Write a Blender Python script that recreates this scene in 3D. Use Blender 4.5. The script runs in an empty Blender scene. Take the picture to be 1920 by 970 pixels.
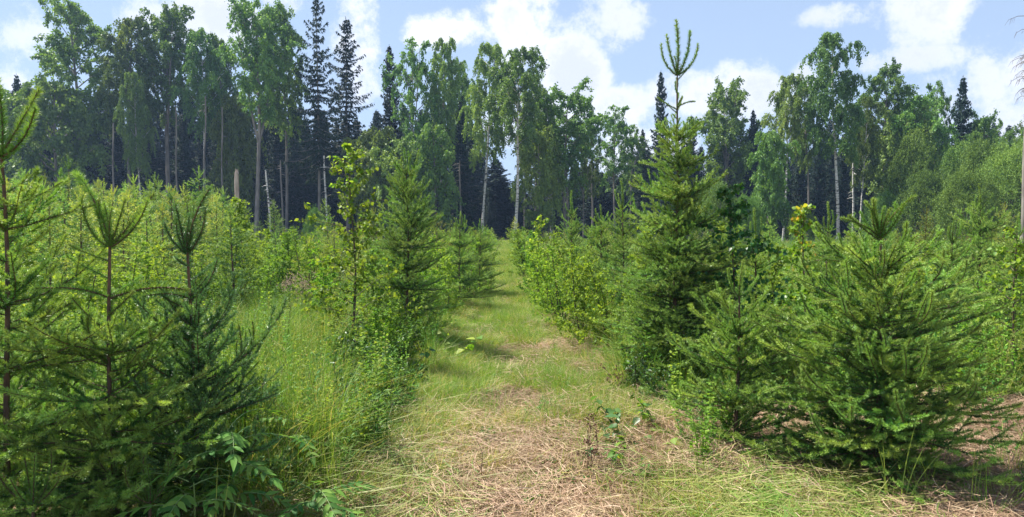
import bpy, math, random
import numpy as np
from mathutils import Vector, Matrix, Euler

random.seed(11)
RNG = np.random.default_rng(11)
S = bpy.context.scene
COL = S.collection
PI = math.pi
rad = math.radians

# ------------------------------------------------------------------ camera, sky, sun, exposure
F = 1350.0                      # focal length in photograph pixels (1920 wide)
CAM_H = 1.62
PITCH = math.atan(65 / F)
cam_d = bpy.data.cameras.new('camera')
cam_d.sensor_width = 36.0
cam_d.lens = 36.0 * F / 1920.0
cam_d.clip_start = 0.05
cam_d.clip_end = 6000
cam = bpy.data.objects.new('camera', cam_d)
COL.objects.link(cam)
cam.location = (0, 0, CAM_H)
cam.rotation_euler = (PI / 2 - PITCH, 0, 0)
S.camera = cam

SUN_AZ = rad(-58)               # measured from the view direction, negative = to the left
SUN_EL = rad(57)
sun_d = bpy.data.lights.new('sun', 'SUN')
sun_d.energy = 5.0
sun_d.angle = rad(0.55)
sun_d.color = (1.0, 0.95, 0.86)
sun = bpy.data.objects.new('sun', sun_d)
COL.objects.link(sun)
sd = Vector((math.sin(SUN_AZ) * math.cos(SUN_EL), math.cos(SUN_AZ) * math.cos(SUN_EL), math.sin(SUN_EL)))
sun.rotation_euler = sd.to_track_quat('Z', 'Y').to_euler()
S.view_settings.view_transform = 'Standard'
S.view_settings.look = 'None'
S.view_settings.gamma = 1.0
S.view_settings.exposure = 1.25
S.cycles.max_bounces = 6
S.cycles.diffuse_bounces = 4
S.cycles.transmission_bounces = 4
S.cycles.glossy_bounces = 2
S.cycles.volume_bounces = 0


def pdir(px, py):
    u = (px - 960) / F
    v = (485 - py) / F
    c, s = math.cos(PITCH), math.sin(PITCH)
    return Vector((u, c + v * s, -s + v * c))


def X_at(px, Y):
    return (px - 960) / F * Y * 1.001


def Z_at(py, Y):
    d = pdir(960, py)
    return CAM_H + d.z / d.y * Y


def build_world():
    w = bpy.data.worlds.new('World')
    S.world = w
    w.use_nodes = True
    nt = w.node_tree
    N, L = nt.nodes, nt.links
    N.clear()

    def nd(t, **k):
        n = N.new(t)
        for a, b in k.items():
            setattr(n, a, b)
        return n

    def m(op, a, b=None, c=None, clamp=False):
        n = nd('ShaderNodeMath', operation=op, use_clamp=clamp)
        for i, x in enumerate((a, b, c)):
            if x is None:
                continue
            if isinstance(x, (int, float)):
                n.inputs[i].default_value = x
            else:
                L.new(x, n.inputs[i])
        return n.outputs[0]
    out = nd('ShaderNodeOutputWorld')
    bg = nd('ShaderNodeBackground')
    sky = nd('ShaderNodeTexSky', sky_type='NISHITA')
    sky.sun_disc = False
    sky.sun_elevation = SUN_EL
    sky.sun_rotation = SUN_AZ
    sky.air_density = 1.0
    sky.dust_density = 0.6
    sky.ozone_density = 1.6
    tc = nd('ShaderNodeTexCoord')
    # domain-warped direction for the cumulus outline
    nz = nd('ShaderNodeTexNoise')
    nz.inputs['Scale'].default_value = 9.0
    nz.inputs['Detail'].default_value = 9.0
    nz.inputs['Roughness'].default_value = 0.7
    L.new(tc.outputs['Generated'], nz.inputs['Vector'])
    nz2 = nd('ShaderNodeTexNoise')
    nz2.inputs['Scale'].default_value = 3.2
    nz2.inputs['Detail'].default_value = 5.0
    L.new(tc.outputs['Generated'], nz2.inputs['Vector'])
    sep = nd('ShaderNodeSeparateXYZ')
    L.new(tc.outputs['Generated'], sep.inputs[0])
    az = m('ARCTAN2', sep.outputs[0], sep.outputs[1])
    el = m('ARCSINE', sep.outputs[2])
    # cumulus banks where the photograph has them: (px, py, half width px, half height px, strength)
    blobs = [(385, 28, 115, 50, 1.0), (665, 80, 42, 105, .9), (850, 55, 85, 36, .85), (965, 50, 62, 85, .95),
             (1080, 130, 60, 85, 1.0), (1150, 45, 55, 55, .75), (1180, 195, 80, 36, .7), (1335, 180, 125, 50, .95),
             (1570, 28, 55, 24, .95), (1700, 112, 80, 26, .9), (1730, 40, 70, 55, .75), (1505, 145, 22, 30, .7),
             (35, 70, 45, 35, .55), (10, 160, 50, 50, .5), (1830, 190, 140, 90, .32), (1010, 230, 90, 55, .6),
             (1240, 300, 160, 60, .6), (520, 5, 50, 24, .5)]
    field = None
    for (px, py, rx, ry, st) in blobs:
        d = pdir(px, py).normalized()
        a0, e0 = math.atan2(d.x, d.y), math.asin(d.z)
        dx = m('MULTIPLY', m('SUBTRACT', az, a0), F / rx / 1.12)
        dy = m('MULTIPLY', m('SUBTRACT', el, e0), F / ry)
        r2 = m('ADD', m('MULTIPLY', dx, dx), m('MULTIPLY', dy, dy))
        g = m('MULTIPLY', m('SUBTRACT', 1.25, r2, clamp=False), st)
        field = g if field is None else m('MAXIMUM', field, g)
    field = m('MAXIMUM', field, -1.2)
    # beyond the frame fair-weather cumulus of the same kind goes on
    free = m('MULTIPLY', m('SUBTRACT', nz2.outputs[0], 0.52), 7.0)
    inside = m('MULTIPLY', m('LESS_THAN', m('ABSOLUTE', az), 0.66), m('LESS_THAN', el, 0.42))
    inside = m('MULTIPLY', inside, m('GREATER_THAN', el, -0.1))
    fr = m('MULTIPLY', free, m('SUBTRACT', 1.0, inside))
    field = m('ADD', m('MULTIPLY', field, inside), fr)
    warp = m('MULTIPLY', m('SUBTRACT', nz.outputs[0], 0.5), 5.6)
    dens = m('ADD', field, warp)
    mask = nd('ShaderNodeMapRange', interpolation_type='SMOOTHSTEP')
    L.new(dens, mask.inputs[0])
    mask.inputs[1].default_value = -0.05
    mask.inputs[2].default_value = 1.15
    # pale lilac haze inside cloud banks, bright rims
    core = nd('ShaderNodeMapRange', interpolation_type='SMOOTHSTEP')
    L.new(m('ADD', dens, m('MULTIPLY', m('SUBTRACT', nz2.outputs[0], 0.5), 3.0)), core.inputs[0])
    core.inputs[1].default_value = 0.35
    core.inputs[2].default_value = 1.7
    ccol = nd('ShaderNodeMixRGB')
    L.new(core.outputs[0], ccol.inputs[0])
    ccol.inputs[1].default_value = (10.2, 10.3, 10.8, 1)
    ccol.inputs[2].default_value = (7.4, 7.9, 9.5, 1)
    # thin veil that pales the blue low down
    veil = nd('ShaderNodeMixRGB')
    vf = nd('ShaderNodeMapRange')
    L.new(el, vf.inputs[0])
    vf.inputs[1].default_value = 0.5
    vf.inputs[2].default_value = 0.0
    vf.inputs[3].default_value = 0.50
    vf.inputs[4].default_value = 0.88
    L.new(vf.outputs[0], veil.inputs[0])
    skb = nd('ShaderNodeMixRGB', blend_type='MULTIPLY')
    skb.inputs[0].default_value = 1.0
    L.new(sky.outputs[0], skb.inputs[1])
    skb.inputs[2].default_value = (1.0, 1.0, 1.05, 1)
    L.new(skb.outputs[0], veil.inputs[1])
    veil.inputs[2].default_value = (5.2, 6.8, 9.5, 1)
    mix = nd('ShaderNodeMixRGB')
    L.new(m('MULTIPLY', mask.outputs[0], 0.93), mix.inputs[0])
    L.new(veil.outputs[0], mix.inputs[1])
    L.new(ccol.outputs[0], mix.inputs[2])
    L.new(mix.outputs[0], bg.inputs[0])
    bg.inputs[1].default_value = 0.050
    L.new(bg.outputs[0], out.inputs[0])
    w.cycles.sampling_method = 'MANUAL'
    w.cycles.sample_map_resolution = 1024


build_world()

# ------------------------------------------------------------------ materials


def new_mat(name):
    m_ = bpy.data.materials.new(name)
    m_.use_nodes = True
    m_.node_tree.nodes.clear()
    return m_, m_.node_tree.nodes, m_.node_tree.links


def leaf_mat(name, stops, transl=0.35, rough=0.5, spec=0.25, obj_var=0.12, tcol=(1.35, 1.25, 0.5), noise=0.0):
    """Foliage: colour from the mesh attribute 'tint' (age / kind of each leaf or needle), a little varied per object."""
    m_, N, L = new_mat(name)
    out = N.new('ShaderNodeOutputMaterial')
    at = N.new('ShaderNodeAttribute')
    at.attribute_name = 'tint'
    ramp = N.new('ShaderNodeValToRGB')
    el = ramp.color_ramp.elements
    while len(el) > 1:
        el.remove(el[-1])
    el[0].position = stops[0][0]
    el[0].color = (*stops[0][1], 1)
    for p, c in stops[1:]:
        e = el.new(p)
        e.color = (*c, 1)
    L.new(at.outputs['Fac'], ramp.inputs[0])
    oi = N.new('ShaderNodeObjectInfo')
    hsv = N.new('ShaderNodeHueSaturation')
    mr = N.new('ShaderNodeMapRange')
    L.new(oi.outputs['Random'], mr.inputs[0])
    mr.inputs[3].default_value = 1 - obj_var * 1.6
    mr.inputs[4].default_value = 1 + obj_var * 1.6
    mh = N.new('ShaderNodeMath')
    mh.operation = 'MULTIPLY'
    L.new(oi.outputs['Random'], mh.inputs[0])
    mh.inputs[1].default_value = 7.31
    fr = N.new('ShaderNodeMath')
    fr.operation = 'FRACT'
    L.new(mh.outputs[0], fr.inputs[0])
    mr2 = N.new('ShaderNodeMapRange')
    L.new(fr.outputs[0], mr2.inputs[0])
    mr2.inputs[3].default_value = 0.5 - obj_var * 0.13
    mr2.inputs[4].default_value = 0.5 + obj_var * 0.13
    L.new(mr2.outputs[0], hsv.inputs['Hue'])
    L.new(mr.outputs[0], hsv.inputs['Value'])
    L.new(ramp.outputs[0], hsv.inputs['Color'])
    p = N.new('ShaderNodeBsdfPrincipled')
    p.inputs['Roughness'].default_value = rough
    p.inputs['Specular IOR Level'].default_value = spec
    L.new(hsv.outputs[0], p.inputs['Base Color'])
    t = N.new('ShaderNodeBsdfTranslucent')
    mc = N.new('ShaderNodeMixRGB')
    mc.blend_type = 'MULTIPLY'
    mc.inputs[0].default_value = 1
    L.new(hsv.outputs[0], mc.inputs[1])
    mc.inputs[2].default_value = (*tcol, 1)
    L.new(mc.outputs[0], t.inputs[0])
    mx = N.new('ShaderNodeMixShader')
    mx.inputs[0].default_value = transl
    L.new(p.outputs[0], mx.inputs[1])
    L.new(t.outputs[0], mx.inputs[2])
    L.new(mx.outputs[0], out.inputs[0])
    return m_


def bark_mat(name, c1, c2, scale=8.0, stretch=0.3, rough=0.85, dark=None, bump=0.4, base_dark=None):
    m_, N, L = new_mat(name)
    out = N.new('ShaderNodeOutputMaterial')
    p = N.new('ShaderNodeBsdfPrincipled')
    p.inputs['Roughness'].default_value = rough
    tc = N.new('ShaderNodeTexCoord')
    mp = N.new('ShaderNodeMapping')
    mp.inputs['Scale'].default_value = (1, 1, stretch)
    L.new(tc.outputs['Object'], mp.inputs[0])
    nz = N.new('ShaderNodeTexNoise')
    nz.inputs['Scale'].default_value = scale
    nz.inputs['Detail'].default_value = 6
    L.new(mp.outputs[0], nz.inputs['Vector'])
    r = N.new('ShaderNodeValToRGB')
    r.color_ramp.elements[0].position = 0.35
    r.color_ramp.elements[0].color = (*c1, 1)
    r.color_ramp.elements[1].position = 0.65
    r.color_ramp.elements[1].color = (*c2, 1)
    L.new(nz.outputs[0], r.inputs[0])
    col = r.outputs[0]
    if dark is not None:            # birch lenticels: dark horizontal flecks
        mp2 = N.new('ShaderNodeMapping')
        mp2.inputs['Scale'].default_value = (1, 1, 4.0)
        L.new(tc.outputs['Object'], mp2.inputs[0])
        n2 = N.new('ShaderNodeTexNoise')
        n2.inputs['Scale'].default_value = 2.6
        n2.inputs['Detail'].default_value = 4
        L.new(mp2.outputs[0], n2.inputs['Vector'])
        r2 = N.new('ShaderNodeValToRGB')
        r2.color_ramp.elements[0].position = 0.53
        r2.color_ramp.elements[1].position = 0.62
        L.new(n2.outputs[0], r2.inputs[0])
        mx = N.new('ShaderNodeMixRGB')
        L.new(r2.outputs[0], mx.inputs[0])
        L.new(col, mx.inputs[1])
        mx.inputs[2].default_value = (*dark, 1)
        col = mx.outputs[0]
    L.new(col, p.inputs['Base Color'])
    b = N.new('ShaderNodeBump')
    b.inputs['Strength'].default_value = bump
    b.inputs['Distance'].default_value = 0.02
    L.new(nz.outputs[0], b.inputs['Height'])
    L.new(b.outputs[0], p.inputs['Normal'])
    L.new(p.outputs[0], out.inputs[0])
    return m_


M = {}
M['needle'] = leaf_mat('spruce_needles', [(0, (.03, .08, .026)), (.35, (.075, .18, .04)), (.75, (.16, .31, .06)), (1, (.30, .45, .10))],
                       transl=.22, rough=.45, spec=.3, obj_var=.14)
M['needle_dark'] = leaf_mat('blue_green_spruce_needles', [(0, (.022, .065, .028)), (.5, (.06, .16, .05)), (1, (.17, .32, .11))],
                            transl=.18, rough=.38, spec=.4, obj_var=.08)
M['needle_far'] = leaf_mat('sapling_spruce_needles', [(0, (.07, .145, .03)), (.5, (.18, .28, .05)), (1, (.31, .41, .09))],
                           transl=.28, rough=.5, spec=.25, obj_var=.3)
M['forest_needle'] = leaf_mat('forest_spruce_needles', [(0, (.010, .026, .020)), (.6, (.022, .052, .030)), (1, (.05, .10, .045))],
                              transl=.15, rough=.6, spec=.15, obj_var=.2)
M['forest_leaf'] = leaf_mat('forest_birch_leaves', [(0, (.075, .15, .045)), (.5, (.15, .26, .065)), (1, (.25, .37, .09))],
                            transl=.32, rough=.5, spec=.2, obj_var=.18)
M['willow_leaf'] = leaf_mat('willow_leaves', [(0, (.06, .12, .03)), (.5, (.13, .235, .05)), (1, (.23, .35, .075))],
                            transl=.22, rough=.6, spec=.1, obj_var=.15)
M['sapling_leaf'] = leaf_mat('birch_sapling_leaves', [(0, (.075, .165, .025)), (.5, (.15, .275, .035)), (1, (.25, .355, .06))],
                             transl=.45, rough=.6, spec=.12, obj_var=.16)
M['birch_leaf'] = leaf_mat('young_birch_leaves', [(0, (.09, .18, .025)), (.5, (.17, .30, .035)), (1, (.30, .41, .07))],
                           transl=.45, rough=.5, spec=.2, obj_var=.16)
M['dark_leaf'] = leaf_mat('dark_glossy_leaves', [(0, (.03, .085, .022)), (.6, (.05, .135, .03)), (1, (.09, .19, .045))],
                          transl=.3, rough=.42, spec=.35, obj_var=.2)
M['yellow_leaf'] = leaf_mat('yellowing_birch_leaves', [(0, (.10, .22, .03)), (.4, (.19, .32, .04)), (.75, (.42, .40, .06)), (1, (.46, .28, .08))],
                            transl=.45, rough=.4, spec=.35, obj_var=.1)
M['grass'] = leaf_mat('grass_blades', [(0, (.045, .12, .02)), (.35, (.13, .26, .035)), (.62, (.24, .36, .06)), (.82, (.38, .36, .14)), (1, (.55, .43, .25))],
                      transl=.4, rough=.5, spec=.3, obj_var=.16)
M['straw'] = leaf_mat('dry_straw', [(0, (.16, .105, .065)), (.5, (.38, .26, .165)), (1, (.56, .43, .30))],
                      transl=.2, rough=.6, spec=.2, obj_var=.14, tcol=(1.1, 1, .8))
M['herb'] = leaf_mat('herb_leaves', [(0, (.03, .10, .025)), (.5, (.07, .19, .035)), (1, (.18, .33, .06))],
                     transl=.42, rough=.55, spec=.18, obj_var=.12)
M['flower'] = leaf_mat('withered_pink_flowers', [(0, (.26, .19, .12)), (1, (.45, .31, .27))], transl=.3, rough=.7, spec=.1, obj_var=.05, tcol=(1, 1, 1))
M['spruce_bark'] = bark_mat('young_spruce_bark', (.05, .036, .027), (.16, .085, .05), 40, .3)
M['old_bark'] = bark_mat('old_grey_bark', (.13, .115, .10), (.30, .27, .24), 3.0, .3, base_dark=True)
M['birch_bark'] = bark_mat('white_birch_bark', (.50, .48, .44), (.72, .70, .66), 2.0, .5, dark=(.05, .045, .04))
M['dead_wood'] = bark_mat('dead_barkless_wood', (.30, .22, .17), (.52, .42, .34), 5.0, .2)
M['twig'] = bark_mat('sapling_twig_bark', (.05, .035, .025), (.13, .09, .06), 30, .4)
M['dry_stem'] = bark_mat('dry_brown_stem', (.09, .045, .025), (.20, .11, .06), 30, .4)
M['green_stem'] = bark_mat('green_stem', (.10, .17, .05), (.16, .24, .07), 20, .4, rough=.6)

# ------------------------------------------------------------------ mesh accumulation


class MB:
    def __init__(self):
        self.V, self.T, self.Fc, self.Mi = [], [], [], []
        self.n = 0

    def add(self, v, f, tint=0.5, mi=0):
        v = np.asarray(v, dtype=np.float32).reshape(-1, 3)
        f = np.asarray(f, dtype=np.int32)
        self.V.append(v)
        t = np.empty(len(v), np.float32)
        t[:] = tint
        self.T.append(t)
        self.Fc.append(f + self.n)
        self.Mi.append(np.full(len(f), mi, np.int32))
        self.n += len(v)

    def mesh(self, name, mats, smooth=False):
        me = bpy.data.meshes.new(name)
        V = np.concatenate(self.V)
        T = np.concatenate(self.T)
        loops = np.concatenate([f.ravel() for f in self.Fc])
        tot = np.concatenate([np.full(len(f), f.shape[1], np.int32) for f in self.Fc])
        mi = np.concatenate(self.Mi)
        st = np.concatenate([[0], np.cumsum(tot)[:-1]]).astype(np.int32)
        me.vertices.add(len(V))
        me.vertices.foreach_set('co', V.ravel())
        me.loops.add(len(loops))
        me.loops.foreach_set('vertex_index', loops)
        me.polygons.add(len(tot))
        me.polygons.foreach_set('loop_start', st)
        try:
            me.polygons.foreach_set('loop_total', tot)
        except Exception:
            pass
        me.polygons.foreach_set('material_index', mi)
        a = me.attributes.new('tint', 'FLOAT', 'POINT')
        a.data.foreach_set('value', np.clip(T, 0, 1))
        for m_ in mats:
            me.materials.append(M[m_] if isinstance(m_, str) else m_)
        me.update(calc_edges=True)
        if smooth:
            me.polygons.foreach_set('use_smooth', np.ones(len(tot), bool))
        return me


def unit(a):
    return a / (np.linalg.norm(a, axis=-1, keepdims=True) + 1e-9)


def tube(mb, pts, radii, sides=6, tint=.5, mi=0, wob=0.0, cap=True):
    pts = np.asarray(pts, float)
    n = len(pts)
    radii = np.broadcast_to(np.asarray(radii, float), (n,))
    t = np.gradient(pts, axis=0)
    t = unit(t)
    ref = np.array([0.0, 0, 1.0]) if abs(t[0, 2]) < 0.9 else np.array([1.0, 0, 0])
    u = unit(np.cross(t, ref))
    v = np.cross(t, u)
    a = np.linspace(0, 2 * PI, sides, endpoint=False)
    ring = (u[:, None, :] * np.cos(a)[None, :, None] + v[:, None, :] * np.sin(a)[None, :, None])
    r = radii[:, None, None] * (1 + (RNG.uniform(-wob, wob, (n, sides, 1)) if wob else 0))
    V = (pts[:, None, :] + ring * r).reshape(-1, 3)
    i = np.arange(n - 1)[:, None] * sides
    j = np.arange(sides)[None, :]
    k = (j + 1) % sides
    f = np.stack([i + j, i + k, i + sides + k, i + sides + j], -1).reshape(-1, 4)
    mb.add(V, f, tint, mi)
    if cap:
        V2 = np.vstack([V[-sides:], pts[-1:]])
        mb.add(V2, [[q, (q + 1) % sides, sides] for q in range(sides)], tint, mi)


def resample(pts, step):
    pts = np.asarray(pts, float)
    d = np.linalg.norm(np.diff(pts, axis=0), axis=1)
    c = np.concatenate([[0], np.cumsum(d)])
    L = c[-1]
    n = max(2, int(L / step) + 1)
    s = np.linspace(0, L, n)
    out = np.stack([np.interp(s, c, pts[:, k]) for k in range(3)], -1)
    return out, L


def sample_poly(pts, n, rng=None):
    """n random positions along a polyline with tangents and the fraction along it"""
    rng = rng or RNG
    pts = np.asarray(pts, float)
    d = np.linalg.norm(np.diff(pts, axis=0), axis=1)
    c = np.concatenate([[0], np.cumsum(d)])
    s = np.sort(rng.uniform(0, c[-1], n))
    k = np.clip(np.searchsorted(c, s) - 1, 0, len(d) - 1)
    t = (s - c[k]) / (d[k] + 1e-9)
    P = pts[k] * (1 - t[:, None]) + pts[k + 1] * t[:, None]
    T = unit(pts[k + 1] - pts[k])
    return P, T, s / c[-1]


def needles(mb, P, T, ln, wd, tint, lean=0.75, up=0.25, mi=0):
    """single triangles standing off the shoot"""
    n = len(P)
    if n == 0:
        return
    r = RNG.normal(size=(n, 3))
    r = r - (r * T).sum(-1, keepdims=True) * T
    r = unit(r)
    r[:, 2] += up
    L = ln * RNG.uniform(.75, 1.15, (n, 1))
    D = unit(r + T * lean)
    W = unit(np.cross(D, RNG.normal(size=(n, 3)))) * (wd * .5)
    tip = P + D * L
    V = np.stack([P - W, P + W, tip], 1).reshape(-1, 3)
    f = np.arange(n * 3).reshape(-1, 3)
    tt = np.broadcast_to(np.asarray(tint, float), (n,)) + RNG.uniform(-.08, .08, n)
    mb.add(V, f, np.repeat(tt, 3), mi)


def leaves(mb, P, D, size, tint, aspect=.62, fold=.12, mi=0, nrm=None):
    """kite-shaped leaves: base at P, pointing along D"""
    n = len(P)
    if n == 0:
        return
    D = unit(D)
    R = RNG.normal(size=(n, 3)) if nrm is None else nrm
    W = unit(np.cross(D, R))
    Nn = np.cross(W, D)
    s = np.asarray(size, float).reshape(-1, 1) * np.ones((n, 1))
    w = s * aspect * .5
    a = P
    b = P + D * s * .42 + W * w + Nn * s * fold
    c = P + D * s
    d = P + D * s * .42 - W * w + Nn * s * fold
    V = np.stack([a, b, c, d], 1).reshape(-1, 3)
    i = np.arange(n)[:, None] * 4
    f = np.concatenate([i + np.array([[0, 1, 2]]), i + np.array([[0, 2, 3]])], 0)
    tt = np.broadcast_to(np.asarray(tint, float), (n,))
    mb.add(V, f, np.repeat(tt, 4), mi)


# ------------------------------------------------------------------ linking helpers


def tag(o, label=None, cat=None, group=None, kind=None):
    if label:
        o['label'] = label
    if cat:
        o['category'] = cat
    if group:
        o['group'] = group
    if kind:
        o['kind'] = kind
    return o


def obj(name, me, parent=None, loc=(0, 0, 0), rot=(0, 0, 0), scl=(1, 1, 1)):
    o = bpy.data.objects.new(name, me)
    COL.objects.link(o)
    o.location = loc
    o.rotation_euler = rot
    o.scale = scl if hasattr(scl, '__len__') else (scl,) * 3
    if parent is not None:
        o.parent = parent
    return o


def empty(name, loc, rz=0, scl=(1, 1, 1)):
    o = bpy.data.objects.new(name, None)
    o.empty_display_size = .2
    COL.objects.link(o)
    o.location = loc
    o.rotation_euler = (0, 0, rz)
    o.scale = scl if hasattr(scl, '__len__') else (scl,) * 3
    return o


# ------------------------------------------------------------------ ground


def path_c(Y):
    return np.interp(Y, [0, 3.9, 7.7, 12, 16.6, 27, 54, 80], [.25, .17, .06, -.12, -.22, -.62, -.45, -.4])


def path_w(Y):      # half width
    return np.interp(Y, [0, 4, 8, 12, 17, 27, 54], [.95, .8, .82, .82, .72, .45, .32])


def gz(x, y):
    x = np.asarray(x, float)
    y = np.asarray(y, float)
    h = .035 * np.sin(x * 1.7 + 1.3) * np.cos(y * 1.1) + .05 * np.sin(x * .31 + 2) * np.sin(y * .23 + 1)
    h = h + .018 * np.sin(x * 4.3 + y * 2.1) * np.sin(y * 3.7 - x)
    d = np.abs(x - path_c(y))
    w = path_w(y)
    h = h - .05 * np.clip(1 - d / (w * 1.1), 0, 1) + .04 * np.exp(-((d - w * 1.25) / .25) ** 2)
    return h


def build_ground():
    xs = np.concatenate([-np.geomspace(1800, 12, 22), np.linspace(-11.5, 11.5, 240), np.geomspace(12, 1800, 22)])
    ys = np.concatenate([-np.geomspace(1500, 3, 14), np.linspace(-2.5, 22, 250), np.geomspace(22.4, 2500, 50)])
    Xg, Yg = np.meshgrid(xs, ys)
    far = np.clip((np.hypot(Xg, Yg) - 60) / 60, 0, 1)
    Z = gz(Xg, Yg) * (1 - far) + (RNG.uniform(-.012, .012, Xg.shape)) * (np.abs(Xg) < 12) * (Yg < 23) * (Yg > -3)
    V = np.stack([Xg, Yg, Z], -1).reshape(-1, 3)
    nx, ny = len(xs), len(ys)
    i = np.arange(ny - 1)[:, None] * nx + np.arange(nx - 1)[None, :]
    f = np.stack([i, i + 1, i + nx + 1, i + nx], -1).reshape(-1, 4)
    mb = MB()
    mb.add(V, f)
    m_, N, L = new_mat('forest_clearing_soil')
    out = N.new('ShaderNodeOutputMaterial')
    p = N.new('ShaderNodeBsdfPrincipled')
    p.inputs['Roughness'].default_value = .9
    p.inputs['Specular IOR Level'].default_value = .1
    tc = N.new('ShaderNodeTexCoord')

    def noise(s, d=6, r=.6):
        n = N.new('ShaderNodeTexNoise')
        n.inputs['Scale'].default_value = s
        n.inputs['Detail'].default_value = d
        n.inputs['Roughness'].default_value = r
        L.new(tc.outputs['Object'], n.inputs['Vector'])
        return n

    def ramp(src, stops):
        r = N.new('ShaderNodeValToRGB')
        e = r.color_ramp.elements
        e[0].position, e[0].color = stops[0][0], (*stops[0][1], 1)
        e[1].position, e[1].color = stops[-1][0], (*stops[-1][1], 1)
        for q, c in stops[1:-1]:
            z = e.new(q)
            z.color = (*c, 1)
        L.new(src, r.inputs[0])
        return r.outputs[0]
    n1, n2, n3 = noise(1.1), noise(34, 8, .7), noise(5.5, 6)
    straw = ramp(n2.outputs[0], [(.3, (.10, .06, .035)), (.5, (.26, .165, .10)), (.7, (.44, .32, .21))])
    green = ramp(n3.outputs[0], [(.3, (.05, .085, .02)), (.7, (.12, .17, .045))])
    mx = N.new('ShaderNodeMixRGB')
    fac = ramp(n1.outputs[0], [(.42, (0, 0, 0)), (.6, (1, 1, 1))])
    L.new(fac, mx.inputs[0])
    L.new(straw, mx.inputs[1])
    L.new(green, mx.inputs[2])
    # the forest floor is bare brown litter
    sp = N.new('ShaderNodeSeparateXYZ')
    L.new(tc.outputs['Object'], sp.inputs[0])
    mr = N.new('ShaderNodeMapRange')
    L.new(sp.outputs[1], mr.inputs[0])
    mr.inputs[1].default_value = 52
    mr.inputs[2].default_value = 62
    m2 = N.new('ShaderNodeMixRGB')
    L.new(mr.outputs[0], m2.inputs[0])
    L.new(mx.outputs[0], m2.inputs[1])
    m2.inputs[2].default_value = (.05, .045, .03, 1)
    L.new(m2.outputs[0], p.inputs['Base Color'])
    b = N.new('ShaderNodeBump')
    b.inputs['Strength'].default_value = .8
    b.inputs['Distance'].default_value = .03
    L.new(n2.outputs[0], b.inputs['Height'])
    L.new(b.outputs[0], p.inputs['Normal'])
    L.new(p.outputs[0], out.inputs[0])
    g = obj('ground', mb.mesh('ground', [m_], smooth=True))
    tag(g, 'rough clearing ground of brown litter and thin green growth', kind='structure')


build_ground()

# ------------------------------------------------------------------ spruce branches (near trees)


def curve_xz(L, a, b, n=9, side=0.0):
    """outward along +X; height a*t + b*t^2 (in units of L); sideways bend"""
    t = np.linspace(0, 1, n)
    return np.stack([L * t * (1 - .12 * abs(b) * t), side * L * t ** 2, L * (a * t + b * t * t)], -1)


def spruce_branch(L, dens=430, nl=.0215, nw=.0045, a=0.0, b=.18, order=2, gap=.045, sidefrac=.42, thick=1.0, lean=.7,
                  newtint=.95, oldtint=.1, mats=('needle', 'spruce_bark'), seed=0, bare=0.0, wood_r=.0055, name='spruce_branch', droop=.0):
    st = np.random.default_rng(seed)
    mb = MB()
    main = curve_xz(L, a, b, 10, st.uniform(-.12, .12))
    main[1:, 1:] += np.cumsum(st.normal(0, L * .006, (9, 2)), 0)
    shoots = [(main, 0)]
    d, Lm = resample(main, .01)
    pos = bare * L + gap
    k = 0
    while pos < Lm * .97:
        f = pos / Lm
        i = min(len(d) - 2, int(f * (len(d) - 1)))
        P, T = d[i], unit(d[i + 1] - d[i])
        sgn = 1 if k % 2 else -1
        ln = (sidefrac * L * (1 - f) ** .8 + .035) * st.uniform(.6, 1.15)
        ang = rad(st.uniform(38, 62))
        yaw = np.cross([0, 0, 1.0], T)
        D = unit(T * math.cos(ang) + sgn * yaw * math.sin(ang) + np.array([0, 0, st.uniform(-.25, .25) - droop]))
        m_ = max(3, int(ln / .04))
        t = np.linspace(0, 1, m_)[:, None]
        up = np.array([0, 0, 1.0])
        sh = P + D * ln * t + up * ln * st.uniform(.05, .5) * t ** 2 + T * ln * .22 * t ** 2
        shoots.append((sh, 1))
        if order >= 2 and ln > .10:
            q = .05
            kk = 0
            while q < ln * .92:
                g = q / ln
                j = min(m_ - 2, int(g * (m_ - 1)))
                P2 = sh[j] + (sh[j + 1] - sh[j]) * (g * (m_ - 1) - j)
                T2 = unit(sh[j + 1] - sh[j])
                l2 = (.34 * ln * (1 - g) + .045) * st.uniform(.6, 1.2)
                yw = unit(np.cross(up, T2))
                s2 = 1 if kk % 2 else -1
                a2 = rad(st.uniform(35, 60))
                D2 = unit(T2 * math.cos(a2) + s2 * yw * math.sin(a2) + up * (st.uniform(-.3, .3) - droop))
                t2 = np.linspace(0, 1, 4)[:, None]
                shoots.append((P2 + D2 * l2 * t2 + up * l2 * st.uniform(0, .3) * t2 ** 2, 2))
                q += gap * 1.25 * st.uniform(.8, 1.2)
                kk += 1
        pos += gap * st.uniform(.7, 1.15)
        k += 1
    # wood
    tube(mb, main, np.linspace(wood_r, .0018, len(main)), 5, mi=1)
    for sh, o in shoots[1:]:
        if o == 1:
            tube(mb, sh[::2] if len(sh) > 4 else sh, .0015, 3, mi=1, cap=False)
    for sh, o in shoots:
        dd = np.diff(sh, axis=0)
        ln = np.linalg.norm(dd, axis=1).sum()
        n = int(ln * dens * 1.25)
        P, T, f = sample_poly(sh, n, st)
        if o == 0 and bare > 0:
            k_ = f > bare
            P, T, f = P[k_], T[k_], f[k_]
        dist = (1 - f) * ln                # distance from the tip
        tip_len = {0: .17, 1: .10, 2: .07}[o]
        tint = np.where(dist < tip_len, newtint, oldtint) + st.uniform(-.1, .1)
        needles(mb, P, T, nl * thick, nw, tint, lean=lean)
        # blunt tuft at the tip
        P3 = np.repeat(sh[-1:], 10, 0)
        T3 = np.repeat(unit(sh[-1:] - sh[-2:-1]), 10, 0)
        needles(mb, P3, T3, nl * thick * .8, nw, newtint, lean=2.0)
    return mb.mesh(name, list(mats))


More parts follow.
